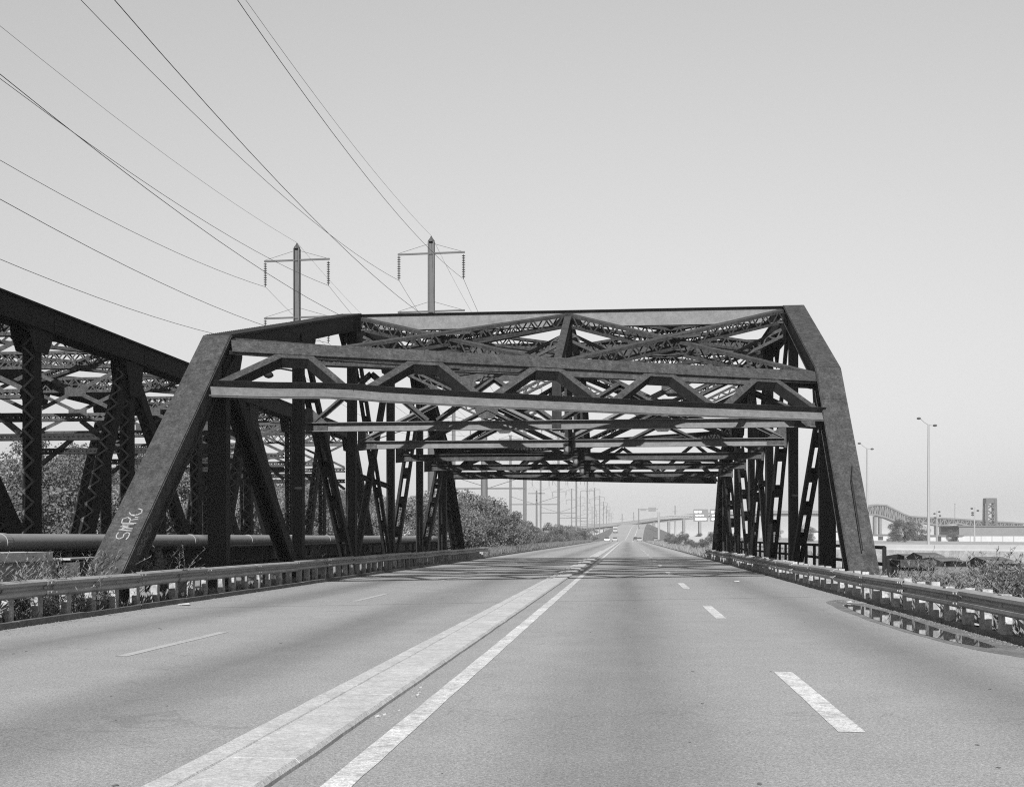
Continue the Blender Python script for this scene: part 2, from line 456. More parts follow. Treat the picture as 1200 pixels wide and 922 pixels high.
def chord(p0, p1, name, m='steel', ext=.0, flip=1, rivet=True):
    """box chord: cover plate with overhang, two webs, bottom angles and lacing"""
    a, s, n, L = frame(p0, p1)
    if n.z < 0: n = -n
    p0 = V(p0) - a*ext; p1 = V(p1) + a*ext
    b = MB()
    sg = 1 if frame(p0, p1)[2].z > 0 else -1
    b.beam(p0, p1, .76, .03, (1,0,0), 0, sg*.30)
    for q in (-1, 1):
        b.beam(p0, p1, .035, .56, (1,0,0), q*.29, sg*.0)
        b.beam(p0, p1, .09, .025, (1,0,0), q*.335 + q*.018, sg*(-.268))
        b.beam(p0, p1, .09, .025, (1,0,0), q*.335 + q*.018, sg*(.270))
    o = b.build(name, m, br)
    if name == 'end_post':
        Lp = (p1 - p0).length; sp = MB(); sp.beam(p0 + a*Lp*.85, p1 - a*.02, .735, .014, (1,0,0), 0, sg*.3225); sp.build('splice_plate', m, o)
    lb = MB(); lb.lacing(p0, p1, .5, .54, (1,0,0), .5, .07, faces=(-sg,)); stuff(lb.build('lacing', m, o))
    if rivet:
        rv = MB(); k = int((p1 - p0).length/.16)
        for i in range(k):
            c = p0 + a*(.08 + i*.16)
            for q in (-1, 1):
                rivet_at(rv, c + s*q*.33 + n*.315, n)
        stuff(rv.build('rivets', m, o))
    return o
def rivet_at(mb, c, n, r=.026, h=.02):
    n = V(n).normalized(); t = n.cross(V((0,0,1)) if abs(n.z) < .9 else V((1,0,0))).normalized(); u = n.cross(t)
    vs = [c + (t*math.cos(q*math.pi/2.5) + u*math.sin(q*math.pi/2.5))*r for q in range(5)] + [c + n*h]
    mb.add(vs, [(k, (k+1) % 5, 5) for k in range(5)])

def gusset(p, ea, eb, h=1.2, la=.85, lb=.85):
    """plates on both sides of a joint: ea, eb point along the two chords that meet there"""
    A, B = p + ea*la, p + eb*lb
    for q in (-1, 1):
        b = MB(); x = V((q*.345, 0, 0)); dn = V((0, 0, -1))
        b.poly([A + x + dn*.02, p + x + dn*.02, B + x + dn*.02, B + x + dn*.36, p + x + dn*h + V((0, .28, 0)), p + x + dn*h - V((0, .28, 0)), A + x + dn*.36], .02, (1,0,0))
        b.build('gusset_plate', 'steel', br)

spec = {-1: dict(b0=0, up=[1,2,3,4,5,6], b1=7), 1: dict(b0=1, up=[2,3,4,5,6,7], b1=8)}
end_posts = {}
for sd in (-1, 1):
    S = spec[sd]; up = S['up']
    ep = chord(bot(sd, S['b0']) + V((0, -.5 if sd < 0 else .9, -.45)), node(sd, up[0]), 'end_post', 'steel_mid', .07); end_posts[sd] = ep
    chord(bot(sd, S['b1']) + V((0, .5, -.45)), node(sd, up[-1]), 'end_post', 'steel', 0)
    for i, j in zip(up[:-1], up[1:]):
        chord(node(sd, i), node(sd, j), 'top_chord', 'steel_mid' if (sd > 0 and i == 2) else 'steel', 0)
    b = MB(); b.channels(bot(sd, S['b0']), bot(sd, S['b1']), .6, .5); b.build('bottom_chord', 'steel', br)
    for i in up:
        p = node(sd, i); hv = i in (up[0], up[-1])
        b = MB()
        b.ibeam(V((p.x, p.y, ZB + .2)), V((p.x, p.y, p.z - .25)), .46 if hv else .3, .38 if not hv else .46, (1,0,0), .03, .03)
        for q in (-1, 1): b.beam(V((p.x, p.y, ZB + .2)), V((p.x, p.y, p.z - .25)), .02, .36, (1,0,0), q*(.235 if hv else .155))
        o = b.build('vertical_post', 'steel', br)
        prv = bot(sd, S['b0']) if i == up[0] else node(sd, i - 1); nxt = bot(sd, S['b1']) if i == up[-1] else node(sd, i + 1)
        gusset(p, (prv - p).normalized(), (nxt - p).normalized(), 1.4 if hv else 1.0)
    # web diagonals
    U = up
    def diag(pa, pb, w=.46, d=.3, batten=True, m='steel'):
        b = MB(); b.channels(pa, pb, w, d, (1,0,0), .03, .09)
        o = b.build('diagonal', m, br)
        a, s, n, L = frame(pa, pb)
        k = max(2, int(L/1.6))
        if not batten:
            lb = MB(); lb.beam(pa, pb, w - .1, .012, (1,0,0), 0, .0); lb.build('web', m, o); return
        for i in range(k):
            bt = MB()
            c0 = V(pa) + a*(L*(i + .3)/k); c1 = V(pa) + a*(L*(i + .3)/k + .42)
            bt.beam(c0, c1, w - .09, .015, (1,0,0), 0, -(d/2 + .008)); bt.build('batten_plate', m, o)
            bt = MB(); bt.beam(c0, c1, w - .09, .015, (1,0,0), 0, (d/2 + .008)); bt.build('batten_plate', m, o)
    i1 = U[0]
    diag(node(sd, i1) - V((0, 0, .3)), bot(sd, i1 + 1), .46 if sd < 0 else .4, .42 if sd < 0 else .26, sd > 0)
    diag(node(sd, i1 + 1) - V((0, 0, .2)), bot(sd, i1 + 2))
    diag(node(sd, i1 + 2) - V((0, 0, .2)), bot(sd, i1 + 3), .34, .2)
    diag(bot(sd, i1 + 2), node(sd, i1 + 3) - V((0, 0, .2)), .26, .2)
    diag(bot(sd, i1 + 3), node(sd, i1 + 4) - V((0, 0, .2)))
    diag(bot(sd, i1 + 4), node(sd, i1 + 5) - V((0, 0, .3)), .48, .36)
    pa, pb = bot(sd, i1 + 2), bot(sd, i1 + 3)
    b = MB(); b.ibeam(pa + V((0, .2, 4.3)), pb + V((0, -.2, 4.1)), .2, .18); b.build('middle_strut', 'steel', br)

# portals: in the plane of the inclined end posts, skewed
def portal(ba, ha, bb, hb, m_top, m_low, m_zig, nrm):
    """ba->ha left end post, bb->hb right end post (base to hip)"""
    inl, inr = V((.40, 0, 0)), V((-.40, 0, 0))
    def P(s, z):
        t = (z - ZB)/(ZH - ZB)
        L_ = ba.lerp(ha, t) + inl; R_ = bb.lerp(hb, t) + inr
        return L_.lerp(R_, s)
    ac = (P(1, 6) - P(0, 6)).normalized(); upv = (P(0, 6.4) - P(0, 5.2)).normalized()
    n = ac.cross(upv).normalized()
    if n.dot(V(nrm)) < 0: n = -n
    zt, zl = 6.40, 5.0
    # upper strut: one deep plate with small angles on its edges
    b = MB(); b.beam(P(0, zt) + n*.2, P(1, zt) + n*.2, .5, .02, upv)
    for q in (-1, 1): b.beam(P(0, zt) + n*.14 + upv*q*.235, P(1, zt) + n*.14 + upv*q*.235, .016, .1, upv)
    o = b.build('portal_strut', m_top, br)
    rv = MB(); L = (P(1, zt) - P(0, zt)).length
    for i in range(int(L/.17)):
        for q in (-.19, .19): rivet_at(rv, P(0, zt) + ac*(.1 + .17*i) + upv*q + n*.211, n, .024)
    stuff(rv.build('rivets', m_top, o))
    # lower strut: replaced channel, a little bent near its left end by truck strikes
    b = MB(); ss = [0, .08, .16, .2, .24, .4, .7, 1]; dz = [0, .02, .08, .08, .04, 0, -.02, 0]
    cells = list(zip(list(zip(ss, dz))[:-1], list(zip(ss, dz))[1:]))
    for (s0, d0), (s1, d1) in cells:
        A, B = P(s0, zl + d0), P(s1, zl + d1)
        b.beam(A + n*.2, B + n*.2, .40, .02, upv)
        b.beam(A + n*.23 - upv*.19, B + n*.23 - upv*.19, .016, .04, upv)
    o = b.build('portal_beam', m_low, br)
    b = MB()
    for (s0, d0), (s1, d1) in cells:
        A, B = P(s0, zl + d0), P(s1, zl + d1)
        b.beam(A + n*.3 + upv*.209, B + n*.3 + upv*.209, .016, .22, upv)
    b.build('top_flange', 'steel', o)
    # zigzag of bent channels
    for k in range(5):
        q = [k/5 + .012, k/5 + .074, k/5 + .118, k/5 + .19]
        if k == 0: q[0] = .004
        zs = [zl + .24, zt - .2, zt - .2, zl + .24]
        b = MB(); bw = MB()
        pp = [P(a_, z_) for a_, z_ in zip(q, zs)]
        for A, B in zip(pp[:-1], pp[1:]):
            d = (B - A).normalized(); side = n.cross(d).normalized()
            if side.dot(upv) < 0: side = -side
            e = d*.06
            b.beam(A - e + n*.18, B + e + n*.18, .2, .018, side)
            b.beam(A - e - n*.16, B + e - n*.16, .16, .018, side)
            bw.beam(A - e - side*.085 + n*.01, B + e - side*.085 + n*.01, .014, .318, side)
        o = b.build('zigzag_brace', m_zig, br); bw.build('web', 'steel', o)
    return P, n, upv
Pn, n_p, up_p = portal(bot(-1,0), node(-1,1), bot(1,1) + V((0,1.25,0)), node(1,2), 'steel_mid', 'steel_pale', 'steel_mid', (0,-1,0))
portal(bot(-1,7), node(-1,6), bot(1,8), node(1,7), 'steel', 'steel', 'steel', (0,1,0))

# laced lattice member
def laced(pa, pb, w, d, side, m='steel', name='lateral_brace', pitch=None, bar=.06, double=False):
    b = MB()
    a, s, n, L = frame(pa, pb, side)
    for sg in (-1, 1):
        b.beam(pa, pb, .016, d, side, sg*w/2)
        for q in (-1, 1): b.beam(pa, pb, .09, .016, side, sg*(w/2 - .055), q*(d/2 - .008))
    o = b.build(name, m, br if True else None)
    lb = MB(); lb.lacing(pa, pb, w - .06, d, side, pitch or w*.75, bar, double=double); stuff(lb.build('lacing', m, o))
    return o
IN = lambda sd: V((.42*(1 if sd < 0 else -1), 0, 0))
# strut between second panel points
S2a, S2b = V((XL + .4, NY(2), 7.4)), V((XR - .4, NY(2), 6.45))
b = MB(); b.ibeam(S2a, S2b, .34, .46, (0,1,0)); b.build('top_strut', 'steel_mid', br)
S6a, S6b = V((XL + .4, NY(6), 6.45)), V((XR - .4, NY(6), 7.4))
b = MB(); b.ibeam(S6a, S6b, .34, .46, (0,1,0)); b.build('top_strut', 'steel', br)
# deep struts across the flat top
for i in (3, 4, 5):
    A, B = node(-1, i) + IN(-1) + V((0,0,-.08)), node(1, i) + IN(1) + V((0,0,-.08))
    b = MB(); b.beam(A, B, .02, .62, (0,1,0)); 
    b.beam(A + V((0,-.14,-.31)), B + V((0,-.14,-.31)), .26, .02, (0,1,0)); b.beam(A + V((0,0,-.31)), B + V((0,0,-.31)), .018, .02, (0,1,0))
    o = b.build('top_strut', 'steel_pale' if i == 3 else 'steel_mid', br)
    b = MB(); b.beam(A + V((0,-.05,.33)), B + V((0,-.05,.33)), .22, .025, (0,1,0)); b.build('top_flange', 'steel', o)
# laterals: X braces in two halves between struts, with a centre strut
def lat(a0, a1, b0, b1, m, w=.5):
    am, bm = a0.lerp(a1, .5), b0.lerp(b1, .5)
    upn = (a1 - a0).cross(b0 - a0).normalized()
    for pa, pb in ((a0, bm), (am, b0), (am, b1), (a1, bm)):
        laced(pa, pb, w, .26, upn, m)
    b = MB(); b.ibeam(am, bm, .26, .44, (1,0,0)); b.build('centre_strut', m, br)
    for c in ((a0 + bm)/2*.5 + (am + b0)/2*.5, (am + b1)/2*.5 + (a1 + bm)/2*.5):
        for q in (-.3, .3):
            g = MB(); cc = c + upn*q; e1 = V((1,0,0)); e2 = upn.cross(e1).normalized()
            g.poly([cc + e1*.75 + e2*.2, cc + e1*.35 + e2*.42, cc - e1*.35 + e2*.42, cc - e1*.75 + e2*.2, cc - e1*.75 - e2*.2, cc - e1*.35 - e2*.42, cc + e1*.35 - e2*.42, cc + e1*.75 - e2*.2], .016, upn)
            g.build('gusset_plate', m, br)
TL = lambda i: node(-1, i) + IN(-1) + V((0,0,-.1)); TR = lambda i: node(1, i) + IN(1) + V((0,0,-.1))
lat(S2a, S2b, TL(3), TR(3), 'steel_mid')
lat(TL(3), TR(3), TL(4), TR(4), 'steel_mid')
lat(TL(4), TR(4), TL(5), TR(5), 'steel_mid')
lat(TL(5), TR(5), S6a, S6b, 'steel')
# half panel at the skewed ends
hipL = node(-1,1) + IN(-1); hipR = node(1,7) + IN(1)
laced(hipL, S2a.lerp(S2b, .5), .4, .24, (0,0,1), 'steel_mid'); laced(Pn(.5, 6.45), S2a, .4, .24, (0,0,1), 'steel_mid')
# sway frames: lower strut, zigzag bracing up to the top strut, hanging centre post
for i in range(2, 7):
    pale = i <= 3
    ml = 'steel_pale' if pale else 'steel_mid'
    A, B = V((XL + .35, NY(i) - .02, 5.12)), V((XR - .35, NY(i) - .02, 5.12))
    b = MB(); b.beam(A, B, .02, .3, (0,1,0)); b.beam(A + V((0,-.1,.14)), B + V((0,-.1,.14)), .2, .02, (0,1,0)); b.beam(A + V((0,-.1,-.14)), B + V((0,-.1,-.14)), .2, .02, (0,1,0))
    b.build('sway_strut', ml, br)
    za = (lambda s: 9.55) if 3 <= i <= 5 else ((lambda s: 7.1 - .95*s) if i == 2 else (lambda s: 6.15 + .95*s))
    PP = lambda s, z: V((XL + .4 + s*(XR - XL - .8), NY(i) + .05, z))
    if 3 <= i <= 5:
        zm = 7.3
        segs = [((0, 5.3), (.25, zm)), ((.25, zm), (.5, 5.3)), ((0, 9.3), (.25, zm)), ((.25, zm), (.5, 9.3)), ((.5, 5.3), (.75, zm)), ((.75, zm), (1, 5.3)), ((.5, 9.3), (.75, zm)), ((.75, zm), (1, 9.3))]
        for (s0, z0), (s1, z1) in segs:
            if z0 == 9.3 or z1 == 9.3: laced(PP(s0, z0), PP(s1, z1), .34, .2, (0,0,1), 'steel_mid', 'sway_brace', .3, .05)
            else:
                b = MB(); b.beam(PP(s0, z0), PP(s1, z1), .22, .02, (0,0,1)); b.beam(PP(s0, z0) + V((0,-.1,0)), PP(s1, z1) + V((0,-.1,0)), .02, .18, (0,0,1)); b.build('sway_brace', 'steel_pale' if i == 3 else 'steel_mid', br)
        for s in (.25, .75):
            g = MB(); c = PP(s, zm) + V((0,-.11,0)); g.poly([c + V((x,0,z)) for x, z in ((.5,.2),(.25,.4),(-.25,.4),(-.5,.2),(-.5,-.2),(-.25,-.4),(.25,-.4),(.5,-.2))], .016, (0,1,0)); g.build('gusset_plate', 'steel_mid', br)
        b = MB(); b.ibeam(PP(.5, 5.0) , PP(.5, 9.5), .3, .3, (1,0,0)); b.build('centre_post', 'steel', br)
    else:
        for k in range(4):
            s0, s1, s2 = k/4 + .01, k/4 + .125, k/4 + .24
            for (a_, za_), (b_, zb_) in (((s0, 5.3), (s1, za(s1) - .1)), ((s1, za(s1) - .1), (s2, 5.3))):
                b = MB(); b.beam(PP(a_, za_), PP(b_, zb_), .2, .02, (0,0,1)); b.beam(PP(a_, za_) + V((0,-.09,0)), PP(b_, zb_) + V((0,-.09,0)), .02, .16, (0,0,1)); b.build('sway_brace', 'steel_mid', br)
        b = MB(); b.ibeam(PP(.5, 4.95), PP(.5, za(.5)), .3, .3, (1,0,0)); b.build('centre_post', 'steel', br)
# knee gussets at the ends of the sway struts
for sd in (-1, 1):
    for i in range(2, 7):
        x = (XL + .25) if sd < 0 else (XR - .25); q = 1 if sd < 0 else -1
        g = MB(); g.poly([(x, NY(i) - .06, 4.9), (x + q*.75, NY(i) - .06, 4.97), (x + q*.75, NY(i) - .06, 5.26), (x + q*.2, NY(i) - .06, 5.75), (x, NY(i) - .06, 5.75)], .02, (0,1,0)); g.build('gusset_plate', 'steel_mid', br)

# conduit and lamp on the portal
b = MB()
q0 = Pn(1, 5.0) + n_p*.25
b.tube([q0, q0 + V((.35, -.05, -.02)), q0 + V((.62, -.1, -.25)), q0 + V((.72, -.45, -.9)), (bot(1,1) + V((0,1.25,0))).lerp(node(1,2), .45) + V((.05, -.34, .34)), (bot(1,1) + V((0,1.25,0))).lerp(node(1,2), .16) + V((.0, -.34, .34))], .018, 5)
b.build('conduit', 'steel', br)
lamp = thing('street_lamp', 'small dark lamp on an arm seen through the leftmost gap of the portal', 'lamp', (-11.75, 36.5, 6.9))
b = MB(); b.tube([(.75, .5, .1), (.4, .2, .14), (.0, 0, .08)], .03, 6); b.build('arm', 'steel', lamp)
b = MB(); b.lathe((.05, 0, -.12), [(.02, .2), (.07, .16), (.16, .05), (.17, 0), (.1, -.06), (.0, -.09)], 12); b.build('lamp_head', 'steel', lamp, True)
for k, (s, zz) in enumerate(((.53, 4.95), (.56, 4.9))):
    pass
for i, lab in ((3, 'square lamp box under the nearest hanging centre post of the truss'), (4, 'square lamp box under the middle hanging centre post of the truss'), (5, 'square lamp box under the farthest hanging centre post of the truss')):
    t = thing('navigation_lamp', lab, 'lamp', ((XL + XR)/2, NY(i) - .22, 4.7), 'lamp boxes under the sway frames')
    b = MB(); b.box(-.17, .17, -.1, .1, 0, .36); b.box(-.2, .2, -.16, .1, .361, .39); b.build('housing', 'steel', t)
    b = MB(); b.lathe((0, 0, 0), [(.001, 0), (.12, .0), (.12, .03), (.08, .06), (.001, .07)], 12); o = b.build('lens', 'steel_pale', t); o.rotation_euler = (R(90), 0, 0); o.location = (0, -.1, .18)

# graffiti on the left end post's face: strokes given across (u) and along (v, metres from the base) the cover plate
pA, pB = bot(-1,0) + V((0,-.5,-.45)), node(-1,1)
ga, gs, gn, gL = frame(pA, pB)
if gn.z < 0: gn = -gn
def scribble(name, strokes, m, face, width):
    b = MB()
    for st in strokes:
        for (u0, v0), (u1, v1) in zip(st[:-1], st[1:]):
            if face == 'top': f = lambda u, v: pA + gs*u + ga*v + gn*.3165; nn = gn
            else: f = lambda u, v: pA + gs*.309 + gn*u + ga*v; nn = gs
            b.beam(f(u0, v0), f(u1, v1), .003, width, nn)
    return b.build(name, m, end_posts[-1])
G = []
def arc(cu, cv, ru, rv, a0, a1, k=8): return [(cu + ru*math.cos(R(a0 + (a1-a0)*i/k)), cv + rv*math.sin(R(a0 + (a1-a0)*i/k))) for i in range(k+1)]
v0 = 2.85
def letter(v, h, strokes): G.extend([[(.02 - ly*h*.85, v0 + .05 + v*.9 + lx*.23) for lx, ly in st] for st in strokes])
letter(.0, .34, [[(.95,.42),(.6,.5),(.2,.4),(.05,.15),(.3,-.1),(.7,-.05),(.95,-.25),(.8,-.48),(.3,-.5),(.0,-.4)]])
letter(.30, .36, [[(.0,-.5),(.15,.5),(.42,-.2),(.62,.5),(.7,-.1)], [(.3,-.5),(.35,.3)], [(.9,-.45),(.85,.42)]])
letter(.52, .38, [[(.2,-.55),(.25,.5),(.8,.55),(1.05,.25),(.8,.0),(.3,-.05)], [(.6,-.05),(.75,-.3),(.75,-.55)], [(1.0,-.5),(1.05,-.25)]])
letter(.84, .40, [[(.5,.3),(.15,.1),(.1,-.3),(.45,-.55),(.85,-.5),(1.05,-.2)], [(.1,.05),(.0,-.15),(.2,-.3)]])
scribble('graffiti', G, 'graffiti', 'top', .026)
G2 = [arc(-.05, 2.95 + .24*k, .09, .1, 30, 370) for k in range(4)] + [[(-.05, 2.8), (.05, 3.7)]]
scribble('graffiti', G2, 'graffiti_grey', 'side', .03)

# ------------------------------------------------------------------ railway truss bridge to the left
rbz = thing('railway_bridge', 'dark riveted railway truss bridge running parallel on the left, posts laced', 'bridge', (0,0,0))
X2N, X2F, P2 = -20.3, -28.3, 7.5
Y2 = lambda k: 37.35 + P2*k
def post_laced(par, pa, pb, w, d, m, singles=False, pitch=.34):
    b = MB(); b.channels(pa, pb, w, d, (1,0,0), .035, .09)
    o = b.build('post', m, par)
    a, s, n, L = frame(pa, pb)
    if singles:
        k = int(L/pitch); st = L/k
        bar = MB(); ln = math.hypot(w, st); bar.beam((0,0,-ln/2), (0,0,ln/2), .075, .014, (1,0,0)); me = bar.mesh('lacing_bar'); me.materials.append(M['steel_lace'])
        nf = n if n.y < 0 else -n
        for i in range(k):
            A = V(pa) + a*st*i; B = V(pa) + a*st*(i+1); sg = 1 if i % 2 else -1
            p, q = A + s*sg*w/2*.9 + nf*(d/2 + .01), B - s*sg*w/2*.9 + nf*(d/2 + .01)
            c = obj('lacing_bar', me, None, o); c.location = (p + q)/2
            from mathutils import Matrix
            z = (q - p).normalized(); y = nf - z*nf.dot(z); y.normalize(); x = y.cross(z)
            c.rotation_euler = Matrix((x, y, z)).transposed().to_euler()
    lb = MB(); lb.lacing(pa, pb, w*.9, d + .02, (1,0,0), pitch, .075, faces=((1,) if singles and n.y < 0 else (-1,) if singles else (1,-1)))
    stuff(lb.build('lacing', 'steel_mid', o))
    return o
for X in (X2N, X2F):
    near = X == X2N
    zt = 9.0
    # top chord: deep plated box, in panels with splice plates
    for k in range(-2, 6):
        b = MB(); A, B = V((X, Y2(k), zt)), V((X, Y2(k+1), zt))
        for q in (-1, 1):
            b.beam(A, B, .04, .8, (1,0,0), q*.31)
            b.beam(A, B, .1, .03, (1,0,0), q*.38, .385); b.beam(A, B, .1, .03, (1,0,0), q*.38, -.385)
        b.beam(A, B, .86, .03, (1,0,0), 0, .42 if frame(A,B)[2].z > 0 else -.42)
        o = b.build('top_chord', 'steel_black', rbz)
        sp = MB()
        for j in range(3): sp.box(X + .331, X + .352, Y2(k) + .9 + j*.001, Y2(k) + 2.0, zt - .3 + j*.22, zt - .12 + j*.22)
        sp.build('splice_plate', 'steel_black', o)
        lb = MB(); lb.lacing(A, B, .6, .8, (1,0,0), .6, .08, faces=(1 if frame(A,B)[2].z < 0 else -1,)); stuff(lb.build('lacing', 'steel_black', o))
    b = MB(); b.channels(V((X, Y2(-3), .0)), V((X, Y2(7), .0)), .6, .6); b.build('bottom_chord', 'steel_black', rbz)
    for ya, yb in ((Y2(-3), Y2(-2)), (Y2(7), Y2(6))):
        b = MB(); b.beam((X, ya, -.2), (X, yb, 9.0), .8, .6); b.build('end_post', 'steel_black', rbz)
    for k in range(-2, 7):
        post_laced(rbz, V((X, Y2(k), .2)), V((X, Y2(k), 8.7)), .42, .5, 'steel_black', singles=(near and k in (0, 1)))
        for q in (-.33, .33):
            g = MB(); y = Y2(k); hh = 1.5 if k % 2 else .9
            g.poly([(X + q, y - .8, 8.7), (X + q, y + .8, 8.7), (X + q, y + .8, 8.4), (X + q, y + .45, 8.7 - hh), (X + q, y - .45, 8.7 - hh), (X + q, y - .8, 8.4)], .02, (1,0,0)); g.build('gusset_plate', 'steel_black', rbz)
    for k in (-1, 1, 3, 5):
        post_laced(rbz, V((X, Y2(k) - .35, 8.2)), V((X, Y2(k) - 4.2, .2)), .42, .5, 'steel_black', singles=(near and k == 1))
        post_laced(rbz, V((X, Y2(k) + .35, 8.2)), V((X, Y2(k) + P2 - .3, .2)), .42, .5, 'steel_black')
def laced2(pa, pb, w, d, side, m='steel_mid', name='sway_brace', double=False):
    b = MB()
    for sg in (-1, 1):
        b.beam(pa, pb, .02, d, side, sg*w/2); b.beam(pa, pb, .1, .016, side, sg*(w/2 - .06), d/2 - .008); b.beam(pa, pb, .1, .016, side, sg*(w/2 - .06), -d/2 + .008)
    o = b.build(name, m, rbz); lb = MB(); lb.lacing(pa, pb, w - .06, d, side, w*.8, .06, double=double); stuff(lb.build('lacing', m, o))
for k in range(-1, 7):
    y = Y2(k); a, c = X2N - .35, X2F + .35
    laced2(V((a, y, 8.75)), V((c, y, 8.75)), .7, .3, (0,0,1), 'steel_mid', double=True)
    laced2(V((a, y, 5.6)), V((c, y, 5.6)), .26, .26, (0,0,1), 'steel', 'sway_strut')
    laced2(V((a, y, 6.4)), V((c, y, 6.4)), .3, .3, (0,0,1), 'steel_mid', 'sway_strut')
    m0 = (a + c)/2
    for p, q in (((a, 8.3), (m0, 6.6)), ((m0, 6.6), (c, 8.3)), ((a, 6.6), (m0, 8.3)), ((m0, 8.3), (c, 6.6))):
        b = MB(); b.beam(V((p[0], y - .05, p[1])), V((q[0], y - .05, q[1])), .16, .02, (0,0,1)); b.beam(V((p[0], y, p[1])), V((q[0], y, q[1])), .02, .1, (0,0,1)); b.build('sway_brace', 'steel_mid', rbz)
    for s in (.25, .75):
        g = MB(); x = a + (c - a)*s; g.poly([(x + .45, y - .08, 7.6), (x - .45, y - .08, 7.6), (x - .45, y - .08, 7.25), (x + .45, y - .08, 7.25)], .016, (0,1,0)); g.build('gusset_plate', 'steel_mid', rbz)
    for x, q in ((a, -1), (c, 1)):
        b = MB(); b.beam(V((x, y, 5.0)), V((x + q*1.6, y, 6.25)), .18, .18, (0,1,0)); b.build('knee_brace', 'steel_mid', rbz)
    if k < 6:
        laced2(V((a, y, 9.1)), V((c, y + P2, 9.1)), .4, .25, (0,0,1)); laced2(V((c, y, 9.1)), V((a, y + P2, 9.1)), .4, .25, (0,0,1))
# big pipe between the bridges
pp = thing('pipeline', 'large grey steel pipe running level between the two bridges', 'pipe', (0,0,0))
XP = -15.0; yy = 20.2
k = 0
while yy < 92:
    b = MB(); b.tube([(XP, yy, 1.36), (XP, yy + 5.98, 1.36)], .22, 20, False); b.build('pipe_section', 'pipe', pp, True)
    b = MB(); b.tube([(XP, yy + 5.86, 1.36), (XP, yy + 6.1, 1.36)], .236, 20); b.build('coupling', 'pipe', pp)
    b = MB(); b.box(XP - .2, XP + .2, yy + 2.9, yy + 3.1, .3, 1.15); b.build('support', 'concrete_dark', pp)
    yy += 6; k += 1
b = MB(); b.tube([(XP, 20.25, 1.36), (XP, 19.7, 1.34), (XP - .15, 19.3, 1.2), (XP - .2, 19.1, .9), (XP - .2, 19.0, .0)], .22, 20, False); b.build('elbow', 'pipe', pp, True)
b = MB(); b.ibeam((XP, 19.5, .78), (XP, 92, .78), .5, .7); b.build('carrier_girder', 'steel', pp)

# ------------------------------------------------------------------ guard rails
PROF = [(0,0),(.03,.012),(.082,.045),(.082,.095),(.012,.135),(.012,.175),(.082,.215),(.082,.265),(.03,.298),(0,.31)]
def rail_mesh(L, flip, wav=0):
    b = MB(); vv = []; t = .008
    n = 4
    for i in range(n + 1):
        y = L*i/n
        for o in (0, -t):
            for x, z in PROF: vv.append((flip*(x + o), y, z))
    K = len(PROF); fs = []
    for i in range(n):
        o = i*2*K
        for j in range(K - 1):
            fs.append((o+j, o+j+1, o+2*K+j+1, o+2*K+j)); fs.append((o+K+j, o+3*K+j, o+3*K+j+1, o+K+j+1))
        fs.append((o, o+2*K, o+3*K, o+K)); fs.append((o+K-1, o+2*K-1, o+4*K-1, o+3*K-1))
    for o in (0, n*2*K):
        for j in range(K - 1): fs.append((o+j, o+K+j, o+K+j+1, o+j+1))
    b.add(vv, fs)
    for z in (.075, .155, .24):                              # bolts near the lap joint
        for yb in (.12, .3): 
            dx = .09 if z != .155 else .02
            b.tube([(flip*(dx - .012), yb, z), (flip*(dx + .008), yb, z)], .018, 6)
    me = b.mesh('rail_section'); me.materials.append(M['rail_steel']); return me
def guard(label, X, flip, ya, yb, z0, posts_from, gap, ptop):
    g = thing('guard_rail', label, 'guard rail', (0,0,0), 'guard rails along the road')
    me = rail_mesh(3.86, flip); r = random.Random(int(X*10))
    y = ya; zo = 0
    while y < yb:
        o = obj('rail_section', me, None, g); zo = r.uniform(-.02, .02)
        o.location = (X + r.uniform(-.02, .02) - flip*.004*(int((y-ya)/3.81) % 2), y, z0 + zo); o.rotation_euler = (r.uniform(-.006, .006), r.uniform(-.02, .02), r.uniform(-.005, .005)); y += 3.81
    b = MB(); b.box(-.075, .075, -.075, .075, 0, ptop); pm = b.mesh('post'); pm.materials.append(M['post_white'])
    b = MB(); b.box(-.075, .075, -.075, .075, 0, ptop); pg = b.mesh('post'); pg.materials.append(M['post_grey'])
    y = posts_from
    while y < yb - .5:
        o = obj('post', pm if r.random() < (.8 if y < 46 else .55) else pg, None, g)
        o.location = (X - flip*.085 + r.uniform(-.02, .02), y + r.uniform(-.06, .06), .02 + r.uniform(-.02, .03)); o.rotation_euler = (r.uniform(-.04, .04), r.uniform(-.04, .04), r.uniform(-.1, .1)); y += gap
    # turned-down end beyond the bridge
    b = MB(); e = V((X, y, z0)); vv = []
    for i in range(9):
        t = i/8.; c = V((X - flip*.9*t*t, yb - .3 + 1.6*t, z0 - .1*t))
        for x, z in PROF: vv.append(c + V((flip*x*(1 - .5*t), 0, z)))
    K = len(PROF); b.add(vv, [(i*K+j, i*K+j+1, (i+1)*K+j+1, (i+1)*K+j) for i in range(8) for j in range(K-1)]); b.build('end_section', 'rail_steel', g)
    return g
guard('grey corrugated guard rail on white posts along the left road edge', -10.24, 1, 4, 82, .45, 10.2, 1.0, .70)
guard('grey corrugated guard rail on white posts along the right road edge', 5.43, -1, 4, 80, .345, 12.3, 1.0, .645)

